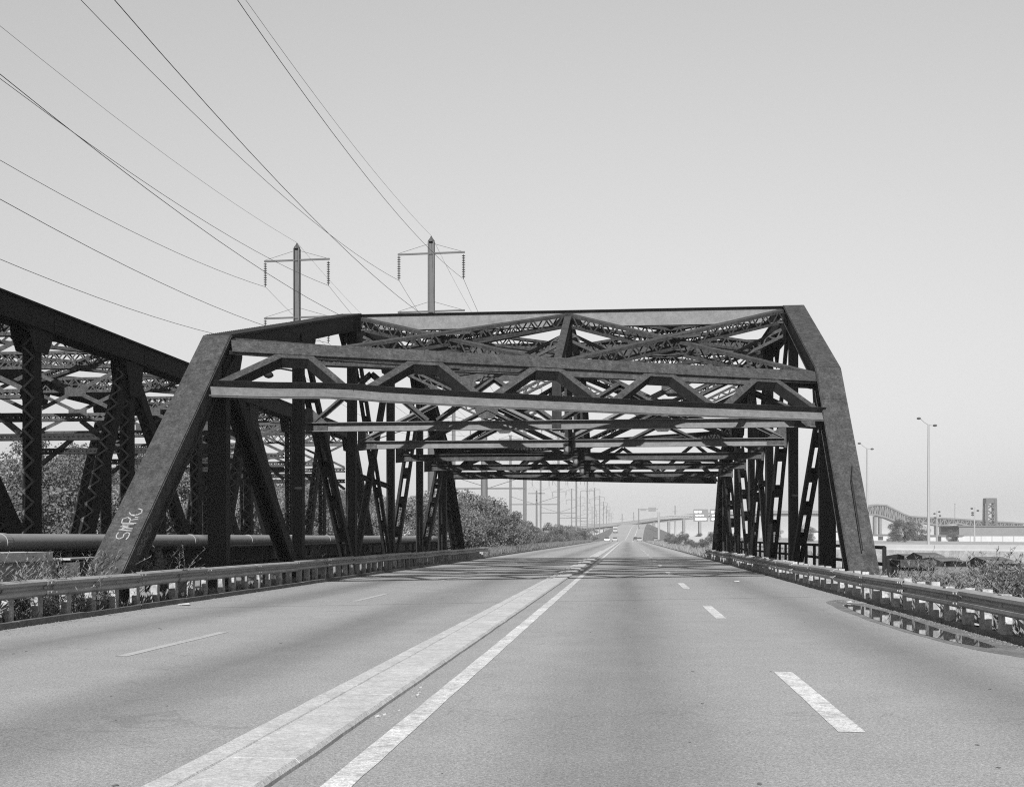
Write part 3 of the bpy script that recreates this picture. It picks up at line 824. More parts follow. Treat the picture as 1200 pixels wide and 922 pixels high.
# pipe railings in the truss planes
def railing(label, X, ya, yb):
    g = thing('pipe_railing', label, 'railing', (X, ya, 0), 'pipe railings along the trusses')
    for z in (1.22, .78):
        b = MB(); b.tube([(0, 0, z), (0, yb - ya, z)], .05, 8, False); b.build('rail', 'steel', g, True)
    b = MB(); b.tube([(0,0,0), (0,0,1.24)], .055, 8); me = b.mesh('post'); me.materials.append(M['steel'])
    n = int((yb - ya)/1.85)
    for i in range(n + 1):
        o = obj('post', me, None, g); o.location = (0, (yb - ya)*i/n, 0)
railing('dark pipe railing between the right truss posts', XR + .45, 31.0, 82)
railing('dark pipe railing between the left truss posts', XL - .45, 31, 75)

# ------------------------------------------------------------------ abutments and parapets
a = thing('parapet', 'crumbling concrete parapet with a paler block on top beside the left end post', 'parapet', (0,0,0))
b = MB(); b.box(-12.3, -11.75, 17.0, 24.0, -.5, 1.02); b.build('wall', 'concrete_old', a)
b = MB(); b.box(-12.4, -11.62, 19.5, 22.2, 1.022, 1.2); b.build('coping_block', 'concrete', a)
b = MB(); b.box(-11.73, -11.25, 22.6, 24.0, -.3, .98); b.build('bearing_plate', 'steel_mid', a)
b = MB(); b.box(-11.9, -11.4, 22.5, 24.3, 1.023, 1.06); b.build('coping_slab', 'concrete_old', a)
a = thing('retaining_wall', 'broken dark concrete wall and slabs beyond the right guard rail', 'wall', (0,0,0))
r = random.Random(4)
yy = 24.5
for k in range(7):
    L = r.uniform(2.2, 3.2); h = r.uniform(.78, .95)
    b = MB(); x = 9.2 + .12*k
    b.poly([(x, yy, -1.2), (x, yy + L - .05, -1.2), (x + r.uniform(-.2,.2), yy + L - .08, h - r.uniform(0,.15)), (x, yy + L*.5, h + r.uniform(-.1,.08)), (x + r.uniform(-.1,.1), yy + .05, h - r.uniform(0,.12))], .7, (1,0,0))
    b.build('slab', 'concrete_dark', a); yy += L
b = MB(); b.box(7.0, 9.0, 30.5, 31.3, -1, .72); b.build('wing_wall', 'concrete_dark', a)
b = MB(); b.box(7.0, 7.9, 30.3, 31.5, .722, .9); b.build('coping_slab', 'steel_mid', a)

# ------------------------------------------------------------------ railway catenary and transmission masts
PX, QX = -17.0, -29.0
def isl(z0, n):     # hanging string of discs
    prof = [(.015, z0)]
    for i in range(n):
        z = z0 - .08 - i*.2; prof += [(.04, z), (.15, z - .05), (.15, z - .08), (.04, z - .1)]
    prof += [(.04, z0 - .1 - n*.2), (.02, z0 - .18 - n*.2)]
    b = MB(); b.lathe((0,0,0), prof, 8); me = b.mesh('insulator_string'); me.materials.append(M['insulator']); return me
INS = isl(0, 10)
def gantry(y, first, label):
    g = thing('catenary_gantry', label, 'mast', (0, y, 0), 'railway catenary gantries beyond the bridge')
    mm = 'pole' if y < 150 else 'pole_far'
    for x, H in ((PX, 27.2), (QX, 26.9)):
        b = MB(); w = .55
        for q in (-1, 1): b.beam((x + q*w*.42, 0, -.6), (x + q*w*.42, 0, H), .09, .5, (1,0,0))
        b.beam((x, 0, -.6), (x, 0, H), w*.75, .05, (1,0,0))
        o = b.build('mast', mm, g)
        if first:
            b = MB(); b.lathe((x, 0, H), [(.3, 0), (.3, .1), (.12, .35), (.05, .5), (.001, .55)], 10); b.build('cap', mm, o)
        for za in (H - 1.05, H - 6.1):
            b = MB(); b.beam((x - 2.95, -.05, za), (x + 2.95, -.05, za + .08), .14, .14, (0,1,0)); b.build('cross_arm', mm, g)
            for q in (-1, 1):
                b = MB(); b.tube([(x + q*2.9, 0, za + .1), (x, 0, za + .95)], .016 if first else .04, 4); b.build('tie_rod', mm, g)
                o = obj('insulator_string', INS, None, g); o.location = (x + q*2.85, -.05, za - .1)
    b = MB(); b.beam((PX, 0, 9.6), (QX, 0, 9.6), .25, .25, (0,1,0)); b.build('cross_beam', mm, g)
    for q in (PX, QX):
        b = MB(); b.tube([(q, 0, 11.6), ((PX+QX)/2, 0, 9.7)], .05, 4); b.build('tie_rod', mm, g)
gy = [98.5, 190, 284, 384, 490, 600, 712, 830, 950, 1080, 1220]
names = ['tall pair of plain steel masts with insulated cross arms rising above the truss', ] + ['railway catenary gantry, %s in line beyond the tall masts' % ordinal(i) for i in range(len(gy) - 1)]
for i, y in enumerate(gy): gantry(y, i == 0, names[i])
gantry(1.0, True, 'tall pair of plain steel masts beside the camera left of the road')
# wires
span = [-95, 1.0, 98.5, 190, 284, 384, 490]
def wire(label, x, z, dy_sag, rad):
    b = MB()
    for ya, yb in zip(span[:-1], span[1:]):
        pts = []
        for i in range(25):
            t = i/24.; s = dy_sag*((yb - ya)/97.)**2
            pts.append((x, ya + (yb - ya)*t, z - 4*s*t*(1 - t)))
        b.tube(pts, rad, 4, False)
    return tag(b.build('overhead_wire', 'wire'), label, 'wire', 'overhead transmission wires')
for x, H, nm in ((PX, 27.2, 'right'), (QX, 26.9, 'left')):
    wire('thin ground wire strung from the top of the %s mast' % nm, x, H + .55, 2.2, .012)
    for q, sn in ((-1, 'left'), (1, 'right')):
        for za, an in ((H - 1.05, 'upper'), (H - 6.1, 'lower')):
            wire('overhead wire hanging from the %s end of the %s arm of the %s mast' % (sn, an, nm), x + q*2.85, za - 2.25, 2.9, .017)
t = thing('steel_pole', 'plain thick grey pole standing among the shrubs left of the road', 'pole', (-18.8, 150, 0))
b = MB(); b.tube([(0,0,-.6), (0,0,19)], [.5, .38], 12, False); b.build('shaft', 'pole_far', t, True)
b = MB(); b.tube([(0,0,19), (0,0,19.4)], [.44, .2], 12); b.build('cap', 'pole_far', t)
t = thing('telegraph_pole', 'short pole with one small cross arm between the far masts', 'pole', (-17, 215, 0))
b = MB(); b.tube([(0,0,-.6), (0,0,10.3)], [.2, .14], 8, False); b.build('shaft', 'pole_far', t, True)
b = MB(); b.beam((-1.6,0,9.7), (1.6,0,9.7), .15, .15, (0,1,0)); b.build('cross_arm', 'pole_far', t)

# ------------------------------------------------------------------ right side: parallel highway with barrier and lamp poles
hw_dir = V((.64, -.77, 0)); hw0 = V((22.2, 105.5, 0))
def hw(t): return hw0 + hw_dir*t
c0, c1 = hw(-8), hw(60)
b = MB(); b.poly([(c0.x, c0.y, -.8), (c1.x, c1.y, -.8), (c1.x + 60, c1.y + 40, -.8), (70, 420, -.8), (c0.x, 420, -.8)], 2.3, (0,0,1)); struct(b.build('highway', 'concrete_old'))
bar = thing('concrete_barrier', 'pale concrete barrier along the highway to the right', 'barrier', (hw0.x, hw0.y, 0))
bar.rotation_euler = (0, 0, math.atan2(-.64, -.77))
pr = [(-.28,.352),(-.18,.5),(-.13,.86),(.05,.86),(.1,.5),(.2,.352)]
b = MB(); b.add([(-x + .25,0,z) for x,z in pr] + [(-x + .25,5.9,z) for x,z in pr], [(0,1,7,6),(1,2,8,7),(2,3,9,8),(3,4,10,9),(4,5,11,10),(0,5,4,3,2,1),(6,7,8,9,10,11)])
me = b.mesh('barrier_section'); me.materials.append(M['wall_white'])
for k in range(11):
    o = obj('barrier_section', me, None, bar); o.location = (-.6, -6 + k*6, 0)
for lab, x, y, H in (('tall twin-headed highway lamp pole, the nearer of the two', 30, 118, 12.2), ('tall twin-headed highway lamp pole, partly behind the right end post', 30, 147.5, 12.1)):
    t = thing('lamp_pole', lab, 'lamp pole', (x, y, .55), 'highway lamp poles')
    b = MB(); b.tube([(0,0,0), (0,0,H)], [.16, .09], 10, False); b.build('shaft', 'lamp_pole', t, True)
    b = MB(); b.tube([(-.75,0,H + .55), (-.4,0,H + .2), (0,0,H - .05), (.4,0,H - .1)], .045, 6); b.build('bracket', 'lamp_pole', t)
    for q, zz in ((-.95, H + .62), (.62, H - .1)):
        b = MB(); b.lathe((q, 0, zz), [(.001,.12),(.14,.08),(.22,0),(.18,-.09),(.001,-.14)], 10); b.build('lamp_head', 'pole', t, True)

# ------------------------------------------------------------------ far right: skyway, buildings, lift tower
def pix(u, v, d):      # a far point from its bearing and distance
    th = math.atan(135/1340.); C, S = math.cos(th), math.sin(th)
    xc = (u - 600)/1340.*d
    return V((xc*C - d*S, d*C + xc*S, 1.5 + (629 - v)*d/1340.))
D = 1300.
sk = thing('skyway_viaduct', 'long elevated steel truss skyway with a humped span on the far right horizon', 'viaduct', (0,0,0))
top = [(985,604),(1000,598),(1012,594),(1024,591.5),(1036,592),(1046,597),(1056,602),(1064,605),(1080,606),(1100,607),(1120,608),(1140,609.5),(1160,611),(1180,612),(1200,613.5)]
low = [(985,609),(1000,605),(1012,603),(1024,603),(1036,606),(1046,610),(1056,615),(1064,618),(1080,612),(1100,616),(1120,613),(1140,618),(1160,616),(1180,620),(1200,618)]
for (a0, a1), (b0, b1) in zip(zip(top[:-1], top[1:]), zip(low[:-1], low[1:])):
    T0, T1, L0, L1 = pix(*a0, D), pix(*a1, D), pix(*b0, D), pix(*b1, D)
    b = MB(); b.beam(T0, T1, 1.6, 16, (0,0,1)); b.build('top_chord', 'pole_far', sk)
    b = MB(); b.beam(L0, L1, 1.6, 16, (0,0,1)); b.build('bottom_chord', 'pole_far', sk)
    b = MB(); k = 4
    for j in range(k):
        s0, s1 = j/k, (j+1)/k
        b.beam(T0.lerp(T1, s0), L0.lerp(L1, s0), .8, 14, (1,0,0))
        A, B = (T0.lerp(T1, s0), L0.lerp(L1, s1)) if j % 2 else (L0.lerp(L1, s0), T0.lerp(T1, s1))
        b.beam(A, B, .7, 13.5, (1,0,0))
    b.build('web', 'pole_far', sk)
for u, vt in ((1028, 605), (1064, 617), (1100, 615), (1140, 617), (1180, 619), (998, 605)):
    for q in (-3, 3):
        p = pix(u + q, vt, D); b = MB(); b.beam(V((p.x, p.y, -2)), p, 2.6, 9, (1,0,0)); b.build('pier', 'pole_far', sk)
lt = thing('lift_tower', 'dark latticed lift bridge tower at the far right edge', 'tower', (0,0,0))
p = pix(1160, 634, 900); hw = 3.8
for sx in (-1, 1):
    for sy in (-1, 1):
        b = MB(); b.beam(V((p.x + sx*hw, p.y + sy*hw, -2)), V((p.x + sx*hw*.85, p.y + sy*hw, 31)), 1.6, 1.6); b.build('leg', 'pole', lt)
for k in range(5):
    z = 3 + k*5
    for sx in (-1, 1):
        b = MB(); b.beam(V((p.x - sx*hw, p.y - hw, z)), V((p.x + sx*hw, p.y - hw, z + 5)), .9, .9, (0,1,0)); b.build('brace', 'pole', lt)
b = MB(); b.box(p.x - hw - .3, p.x + hw + .3, p.y - hw, p.y + hw, 28, 32); b.build('machinery_house', 'pole', lt)
def shed(label, u0, u1, vt, d, m, name='warehouse'):
    A, B = pix(u0, vt, d), pix(u1, vt, d); h = A.z
    t = thing(name, label, 'building', (A.x, A.y, -1), 'low buildings on the far right')
    L = (B - A).length; ang = math.atan2(B.y - A.y, B.x - A.x); t.rotation_euler = (0, 0, ang)
    b = MB(); b.box(0, L, 0, 18, 0, h + .6); b.build('wall', m, t)
    b = MB(); b.box(-.4, L + .4, -.4, 18.4, h + .602, h + 1.1); b.build('roof', 'pole_far', t)
    b2 = MB(); b2.box(0, 1.8, -.06, .1, 0, 1.4); wm = b2.mesh('window'); wm.materials.append(M['glass'])
    n = max(2, int(L/5.5))
    for i in range(n if m == 'wall_white' else 0):
        o = obj('window', wm, None, t); o.location = (L*(i + .35)/n, 0, h*.55)
    if m != 'wall_white':
        for i in range(int(L/4)):
            q = MB(); q.box(i*4 + .1, i*4 + 3.9, -.12, -.001, 0, h*.5); q.build('wall_panel', 'wall_white', t)
    return t
shed('long white low warehouse left of the nearer highway lamp pole', 1022, 1062, 626, 420, 'wall_white')
shed('white low warehouse right of the nearer highway lamp pole', 1090, 1128, 627, 380, 'wall_white')
shed('wide grey panelled shed at the right edge of the picture', 1124, 1205, 616, 420, 'wall_grey')
shed('pale low building behind the right truss posts', 940, 1000, 622, 460, 'wall_white')
for k, (u, vt, d) in enumerate(((1098, 598, 350), (1142, 594, 320), (1119, 590, 800))):
    p = pix(u, vt, d); t = thing('floodlight_pole', ('short floodlight mast just right of the nearer lamp pole', 'floodlight mast with a cluster of lamps near the lift tower', 'very thin distant mast between the two floodlight masts')[k], 'lamp pole', (p.x, p.y, -1), 'distant floodlight masts')
    b = MB(); b.tube([(0,0,0), (0,0,p.z + 1)], [.25, .15], 8); b.build('shaft', 'lamp_pole' if k < 2 else 'pole_far', t)
    for q in range(4 if k < 2 else 1):
        b = MB(); b.lathe((random.Random(q + k).uniform(-1, 1)*(k < 2), 0, p.z + .6 - q*.6), [(.001,.3),(.35,.15),(.35,-.15),(.001,-.3)], 8); b.build('lamp_head', 'pole', t)

# ------------------------------------------------------------------ far centre: flyover, sign gantry, cars
fo = thing('flyover', 'long low flyover crossing behind the road and rising to the right', 'viaduct', (0,0,0))
line = [(560,624),(640,620.5),(700,616),(740,612),(775,607),(810,603.5),(850,601),(900,600),(950,600),(1000,601)]
DF = 820.
for (u0, v0_), (u1, v1_) in zip(line[:-1], line[1:]):
    A, B = pix(u0, v0_, DF), pix(u1, v1_, DF)
    b = MB(); b.beam(A - V((0,0,.6)), B - V((0,0,.6)), 1.3, 13, (0,0,1)); o = b.build('deck', 'wall_grey', fo)
    b = MB(); b.beam(A + V((0,-6.3,.55)), B + V((0,-6.3,.55)), .9, .4, (0,0,1)); b.build('parapet', 'wall_grey', o)
    b = MB(); b.beam(A + V((0,-4,-2.2)), B + V((0,-4,-2.2)), 1.7, 1.5, (0,0,1)); b.build('girder', 'pole_far', o)
    for s in (.25, .75):
        c = A.lerp(B, s); b = MB(); b.box(c.x - .9, c.x + .9, c.y - 5, c.y + 5, -2, c.z - 1.3); b.build('pier', 'wall_grey', fo)
sg = thing('sign_gantry', 'highway sign gantry with two dark panels in front of the flyover', 'sign', (0,0,0))
DS = 330.
for u in (772, 846):
    p = pix(u, 604, DS); b = MB(); b.tube([(p.x, p.y, -1), (p.x, p.y, p.z + 1)], .32, 8); b.build('post', 'lamp_pole', sg)
for v in (603.5, 606.5):
    b = MB(); b.beam(pix(772, v, DS), pix(846, v, DS), .22, .3, (0,0,1)); b.build('chord', 'lamp_pole', sg)
b = MB(); b.lacing(pix(772, 605, DS), pix(846, 605, DS), .75, .3, (0,0,1), .8, .08); stuff(b.build('lacing', 'lamp_pole', sg))
for u0, u1 in ((812.5, 829.5), (831.8, 848)):
    A, B, Cc = pix(u0, 596.5, DS), pix(u1, 596.5, DS), pix(u0, 611, DS)
    b = MB(); b.beam(V((A.x, A.y - .5, (A.z + Cc.z)/2)), V((B.x, B.y - .5, (A.z + Cc.z)/2)), A.z - Cc.z, .12, (0,0,1)); p_ = b.build('sign_panel', 'sign', sg)
    W = B.x - A.x; b = MB()
    for row, (f0, f1, zz, hh) in enumerate(((.08, .3, .78, .16), (.36, .56, .78, .16), (.15, .75, .5, .1), (.12, .88, .2, .14))):
        zc = Cc.z + (A.z - Cc.z)*zz; n = 1 if row != 2 else 6
        for j in range(n):
            x0 = A.x + W*(f0 + (f1 - f0)*j/n); x1 = A.x + W*(f0 + (f1 - f0)*(j + (1 if n == 1 else .7))/n)
            b.box(x0, x1, A.y - .6, A.y - .57, zc - (A.z - Cc.z)*hh/2, zc + (A.z - Cc.z)*hh/2)
    b.build('lettering', 'sign_white', p_)
t = thing('overhead_sign', 'tiny overhead sign above the far crest of the road', 'sign', tuple(pix(762, 625, 600).xy) + (0,))
b = MB(); b.tube([(-6,0,0), (-6,0,16.5)], .25, 8); b.build('post', 'pole_far', t)
b = MB(); b.beam((-6,0,16), (4,0,16), .3, .3, (0,0,1)); b.build('arm', 'pole_far', t)
b = MB(); b.box(-1, 3, -.4, -.3, 14.8, 17); b.build('sign_panel', 'sign', t)
b = MB(); b.box(-5.2, -2, -.4, -.3, 15.2, 16.4); b.build('sign_panel', 'sign', t)

def car_parts(paint, truck=False):
    body = MB()
    if truck:
        body.box(-1.1, 1.1, -3.2, 1.6, .6, 3.0); body.box(-1.05, 1.05, 1.65, 3.2, .6, 2.3)
    else:
        prof = [(-2.3,.35),(-2.32,.75),(-1.75,.92),(1.2,.95),(2.2,.78),(2.3,.4)]
        n = len(prof); vv = [(x, y, z) for x in (-.88, .88) for y, z in prof]
        body.add(vv, [tuple(range(n)), tuple(2*n-1-i for i in range(n))] + [(i, i+n, (i+1) % n + n, (i+1) % n) for i in range(n)])
        roof = [(-1.5,1.38),(.25,1.4)]
        body.add([(-.62,-1.5,1.36),(.62,-1.5,1.36),(.62,.3,1.38),(-.62,.3,1.38),(-.66,-1.5,1.42),(.66,-1.5,1.42),(.66,.3,1.43),(-.66,.3,1.43)], [(0,3,2,1),(4,5,6,7),(0,1,5,4),(1,2,6,5),(2,3,7,6),(3,0,4,7)])
    cab = MB()
    if truck: cab.box(-.95, .95, 3.2, 3.23, 1.5, 2.15)
    else: cab.add([(-.82,-1.95,.93),(.82,-1.95,.93),(.82,.95,.95),(-.82,.95,.95),(-.61,-1.45,1.36),(.61,-1.45,1.36),(.61,.28,1.37),(-.61,.28,1.37)], [(0,3,2,1),(4,5,6,7),(0,1,5,4),(1,2,6,5),(2,3,7,6),(3,0,4,7)])
    wh = MB(); wh.tube([(-.1,0,0), (.1,0,0)], .33, 12)
    bm, cm, wm = body.mesh('body'), cab.mesh('window'), wh.mesh('wheel')
    bm.materials.append(M[paint]); cm.materials.append(M['glass']); wm.materials.append(M['tyre'])
    return bm, cm, wm
kinds = {'light': car_parts('car_light'), 'grey': car_parts('car_grey'), 'dark': car_parts('car_dark'), 'truck': car_parts('car_light', True)}
cars = [('pale car driving toward the camera on the left carriageway far ahead', 'light', -4.5, 400, 180), ('dark car behind the pale oncoming car far ahead', 'dark', -7.6, 415, 180),
        ('white box truck on the left carriageway at the foot of the ramp', 'truck', -8.4, 560, 180), ('grey car driving away in the right lane far ahead', 'grey', 4.0, 400, 0),
        ('pale car on the shoulder right of the far road', 'light', 8.8, 360, 10), ('dark car driving away up the far ramp', 'dark', 2.5, 455, 0),
        ('pale car parked on the lot right of the far road', 'light', 17, 235, 75), ('grey car parked beside the pale car on the lot', 'grey', 23, 240, 80), ('white box truck parked below the sign gantry', 'truck', 15.5, 262, 85)]
for lab, kd, x, y, rz in cars:
    tt = max(0, min(1, (y - 440)/290.)); zc = 9.5*tt*tt*(3 - 2*tt)
    if x > 12: zc = -1.45
    cxo = 10*((y-330)/450.)**2 if y > 330 else 0
    t = thing('truck' if kd == 'truck' else 'car', lab, 'truck' if kd == 'truck' else 'car', (x + cxo, y, zc + .03), 'distant vehicles'); t.rotation_euler = (0,0,R(rz))
    bm, cm, wm = kinds[kd]
    obj('body', bm, None, t); obj('window', cm, None, t)
    for sx in (-.8, .8):
        for sy in (-1.4, 1.4):
            o = obj('wheel', wm, None, t); o.location = (sx, sy*(1.4 if kd == 'truck' else 1), .33)
for k, (u, vt, d) in enumerate(((729, 602, 1500), (742.5, 600, 1500), (791, 592, 1300))):
    p = pix(u, vt, d); t = thing('radio_mast', ('faint thin mast left of the far crest of the road', 'faint lattice mast right above the far crest of the road', 'faint thin mast above the flyover left of the sign panels')[k], 'mast', (p.x, p.y, -1), 'far radio masts')
    b = MB()
    for q in range(3): b.tube([(math.cos(q*2.1)*1.2, math.sin(q*2.1)*1.2, 0), (math.cos(q*2.1)*.3, math.sin(q*2.1)*.3, p.z + 1)], .25, 4)
    b.build('legs', 'pole_far', t)
    b = MB(); b.beam((-3, 0, p.z - 6), (3, 0, p.z - 6), .5, .5, (0,1,0)); b.build('cross_arm', 'pole_far', t)

# ------------------------------------------------------------------ vegetation
def quads_mesh(name, C, U, W, m):
    """one quad per leaf from centres and two half-axes"""
    n = len(C); P = np.empty((n, 4, 3), np.float32)
    P[:,0] = C - U*.2 - W; P[:,1] = C + U - W*.15; P[:,2] = C + U*.2 + W; P[:,3] = C - U + W*.15
    me = bpy.data.meshes.new(name)
    me.vertices.add(4*n); me.vertices.foreach_set('co', P.reshape(-1))
    me.loops.add(4*n); me.loops.foreach_set('vertex_index', np.arange(4*n, dtype=np.int32))
    me.polygons.add(n); me.polygons.foreach_set('loop_start', np.arange(0, 4*n, 4, dtype=np.int32))
    me.update(calc_edges=True); me.validate(); me.materials.append(M[m]); return me
def crown_mesh(seed, n, rx, rz, zc, leaf, m, clumps=26, bottom=.0):
    g = np.random.default_rng(seed)
    d = g.normal(size=(clumps, 3)); d /= np.linalg.norm(d, axis=1)[:,None]
    rad = g.uniform(.25, 1, clumps)[:,None]**.5
    cc = d*rad*np.array([rx, rx, rz]) + np.array([0, 0, zc])
    cs = g.uniform(.18, .42, clumps)*rx
    idx = g.integers(0, clumps, n)
    e = g.normal(size=(n, 3)); e /= np.linalg.norm(e, axis=1)[:,None]
    C = cc[idx] + e*(g.uniform(.3, 1.1, n)**.6*cs[idx])[:,None]*np.array([1, 1, .75])
    C = C[C[:,2] > bottom]; n = len(C)
    U = g.normal(size=(n, 3)); U /= np.linalg.norm(U, axis=1)[:,None]
    W = np.cross(U, g.normal(size=(n, 3))); W /= np.linalg.norm(W, axis=1)[:,None]
    s = g.uniform(.6, 1.3, n)[:,None]*leaf
    return quads_mesh('crown', C, U*s, W*s*.5, m)
def trunk_mesh(seed, h, r, spread, limbs=5):
    rd = random.Random(seed); b = MB()
    b.tube([(0,0,-.3), (rd.uniform(-.1,.1), rd.uniform(-.1,.1), h*.4), (rd.uniform(-.2,.2), rd.uniform(-.2,.2), h*.85)], [r, r*.75, r*.25], 7)
    for k in range(limbs):
        a = rd.uniform(0, 6.28); z = h*rd.uniform(.22, .55); L = spread*rd.uniform(.5, .9)
        b.tube([(0,0,z), (math.cos(a)*L*.5, math.sin(a)*L*.5, z + h*.14), (math.cos(a)*L, math.sin(a)*L, z + h*.34)], [r*.45, r*.3, r*.1], 5)
    me = b.mesh('trunk'); me.materials.append(M['bark']); return me
tree_v = []
for s in range(4):
    tree_v.append((crown_mesh(10 + s, 12000, 3.3, 3.3, 4.9, .11, ('leaf', 'leaf_dark', 'leaf', 'leaf_pale')[s], 40, .6), trunk_mesh(s, 8, .2, 2.6)))
shrub_v = []
for s in range(4):
    shrub_v.append((crown_mesh(30 + s, 7000, 1.9, 1.5, 1.35, .07, ('leaf', 'leaf_pale', 'leaf_dark', 'leaf_pale')[s], 22, .05), trunk_mesh(20 + s, 2.6, .07, 1.4, 6)))
def plant(kind, v, name, lab, loc, sc, rz, group, squash=1.0, cat='tree'):
    t = thing(name, lab, cat, loc, group); t.rotation_euler = (0, 0, rz); t.scale = (sc, sc, sc*squash)
    cr, tr = (tree_v if kind == 't' else shrub_v)[v]
    obj('crown', cr, None, t); obj('trunk', tr, None, t)
rd = random.Random(77)
# trees behind the railway bridge
ty = 56
for k in range(20):
    y = 46 + k*9.0 + rd.uniform(-2, 2); x = -37.5 - rd.uniform(0, 8) - (3 if k % 2 else 0)
    h = rd.uniform(.82, 1.08) if k < 7 else rd.uniform(.66, .95)
    plant('t', k % 4, 'broadleaf_tree', '%s tree from the left in the leafy row behind the railway bridge' % ordinal(k), (x, y, -.6), h*1.3, rd.uniform(0, 6.28), 'trees behind the railway bridge')
for k in range(20):
    y = 44 + k*6 + rd.uniform(-2, 2)
    plant('s', k % 4, 'shrub', '%s low shrub from the left under the trees behind the railway bridge' % ordinal(k), (-33.5 - rd.uniform(0, 3), y, -.6), rd.uniform(1.5, 2.3), rd.uniform(0, 6.28), 'undergrowth behind the railway bridge', 1, 'shrub')
for k in range(14):
    y = 58 + k*13 + rd.uniform(-3, 3)
    plant('t', (k*3 + 1) % 4, 'broadleaf_tree', '%s tree from the left in the taller back row behind the railway bridge' % ordinal(k), (-49 - rd.uniform(0, 8), y, -.6), rd.uniform(1.1, 1.4), rd.uniform(0, 6.28), 'back row of trees behind the railway bridge')
# shrubs beyond the bridge left of the road
spots = [(-15.0,91,1.5),(-17.5,95,1.8),(-13.6,99,1.2),(-16,104,1.8),(-14.4,110,1.9),(-17.5,113,2.2),(-13.4,119,1.4),(-15.5,124,2.0),(-14,132,1.5),(-16,138,1.8),(-13.2,146,1.1),(-15.5,152,1.5),(-13.5,163,1.0),(-16,168,1.4),(-14,180,1.1),(-15,196,1.2),(-14,212,1.0),(-15,230,1.5),(-13.6,250,1.0),(-15,270,1.2)]
for k, (x, y, s) in enumerate(spots):
    plant('s', (k*3) % 4, 'roadside_shrub', '%s leafy shrub beyond the truss along the left road edge' % ordinal(k), (x, y, -.1), s, rd.uniform(0, 6.28), 'shrubs beyond the bridge', 1.02, 'shrub')
for k, (x, y, s, v) in enumerate(((-15.6, 96, .66, 3), (-17.2, 118, .64, 0), (-16.4, 108, .58, 1))):
    plant('t', v, 'roadside_tree', ('pale feathery young tree just past the left far end post', 'bushy roadside tree with the broadest crown past the left end post', 'small dark tree between the pale tree and the bushy tree')[k], (x, y, -.2), s, rd.uniform(0, 6.28), 'roadside trees beyond the bridge')
for k in range(12):
    y = 300 + k*22; plant('s', k % 4, 'roadside_shrub', '%s distant shrub toward the foot of the ramp left of the road' % ordinal(k), (-15 - rd.uniform(0, 8), y, -.3), rd.uniform(1.4, 2.6), rd.uniform(0, 6.28), 'far left shrubs', .8, 'shrub')
# right side trees and shrubs
for k, (u, d, s, v, lab) in enumerate(((1060, 250, .9, 1, 'dark round tree in front of the skyway, left of the nearer lamp pole'), (1078, 330, .8, 0, 'leafy tree just left of the nearer highway lamp pole'), (1048, 300, .6, 2, 'low tree beside the highway at the foot of the skyway'),
        (1115, 340, .6, 0, 'small tree between the white warehouse and the lamp pole'), (820, 300, .5, 2, 'small tree below the sign gantry'), (838, 240, .55, 1, 'tree just left of the right far end post'), (905, 330, .8, 3, 'tree seen between the right truss posts'), (945, 300, .8, 0, 'tree behind the second right truss post'), (800, 420, .6, 0, 'far tree by the white truck'), (785, 480, .6, 1, 'far tree beside the gantry post'))):
    p = pix(u, 629, d); plant('t', v, 'broadleaf_tree', lab, (p.x, p.y, -1.6), s, rd.uniform(0, 6.28), 'trees on the right')
for k in range(14):
    y = 88 + k*16; plant('s', k % 4, 'roadside_shrub', '%s low scrub bush beyond the truss along the right road edge' % ordinal(k), (7.5 + rd.uniform(0, 2.5), y, -.1), rd.uniform(.3, .7), rd.uniform(0, 6.28), 'scrub right of the far road', 1, 'shrub')

# weeds: stems with narrow leaves
def weed_mesh(seed, h, n_st, spread, leaf, m):
    g = np.random.default_rng(seed); Cs, Us, Ws = [], [], []
    for s in range(n_st):
        base = g.normal(size=2)*spread*.35; tip = base + g.normal(size=2)*spread*.5; hh = h*g.uniform(.5, 1.05)
        k = int(26*hh/h)
        for i in range(k):
            t = (i + .5)/k; c = np.array([*(base + (tip - base)*t*t), hh*t])
            a = g.uniform(0, 6.28); u = np.array([math.cos(a), math.sin(a), g.uniform(.2, .9)]); u /= np.linalg.norm(u)
            w = np.cross(u, [0, 0, 1]); w /= np.linalg.norm(w)
            sz = leaf*g.uniform(.6, 1.2)*(1.15 - .7*t)
            Cs.append(c + u*sz*.8); Us.append(u*sz); Ws.append(w*sz*.22)
            Cs.append(c); Us.append(np.array([(tip-base)[0]*t*.06, (tip-base)[1]*t*.06, hh/k*.75])); Ws.append(w*.006)
    return quads_mesh('weed_leaves', np.array(Cs), np.array(Us), np.array(Ws), m)
weeds = [weed_mesh(50 + s, h, n, sp, lf, m) for s, (h, n, sp, lf, m) in enumerate(((.75, 34, .6, .1, 'weed'), (.95, 36, .65, .1, 'leaf_pale'), (.6, 40, .7, .09, 'weed'), (1.1, 26, .5, .11, 'leaf')))]
def weed(v, lab, x, y, z, s, grp):
    o = obj('weed', weeds[v]); o.location = (x, y, z); o.rotation_euler = (0, 0, rd.uniform(0, 6.28)); o.scale = (s, s, s); tag(o, lab, 'weed', grp)
for k in range(16):
    weed(k % 3, '%s weed clump from the left along the parapet behind the left guard rail' % ordinal(k), -11.0 + rd.uniform(-.45, .25), 15.5 + k*.55, .02, rd.uniform(1.0, 1.45), 'weeds by the left parapet')
weed(1, 'feathery weed clump at the foot of the left end post', -10.75, 25.6, .2, 1.15, 'weeds by the left parapet')
weed(3, 'dark weed clump beside the third left truss post', -10.7, 37.6, .2, 1.0, 'weeds by the left parapet')
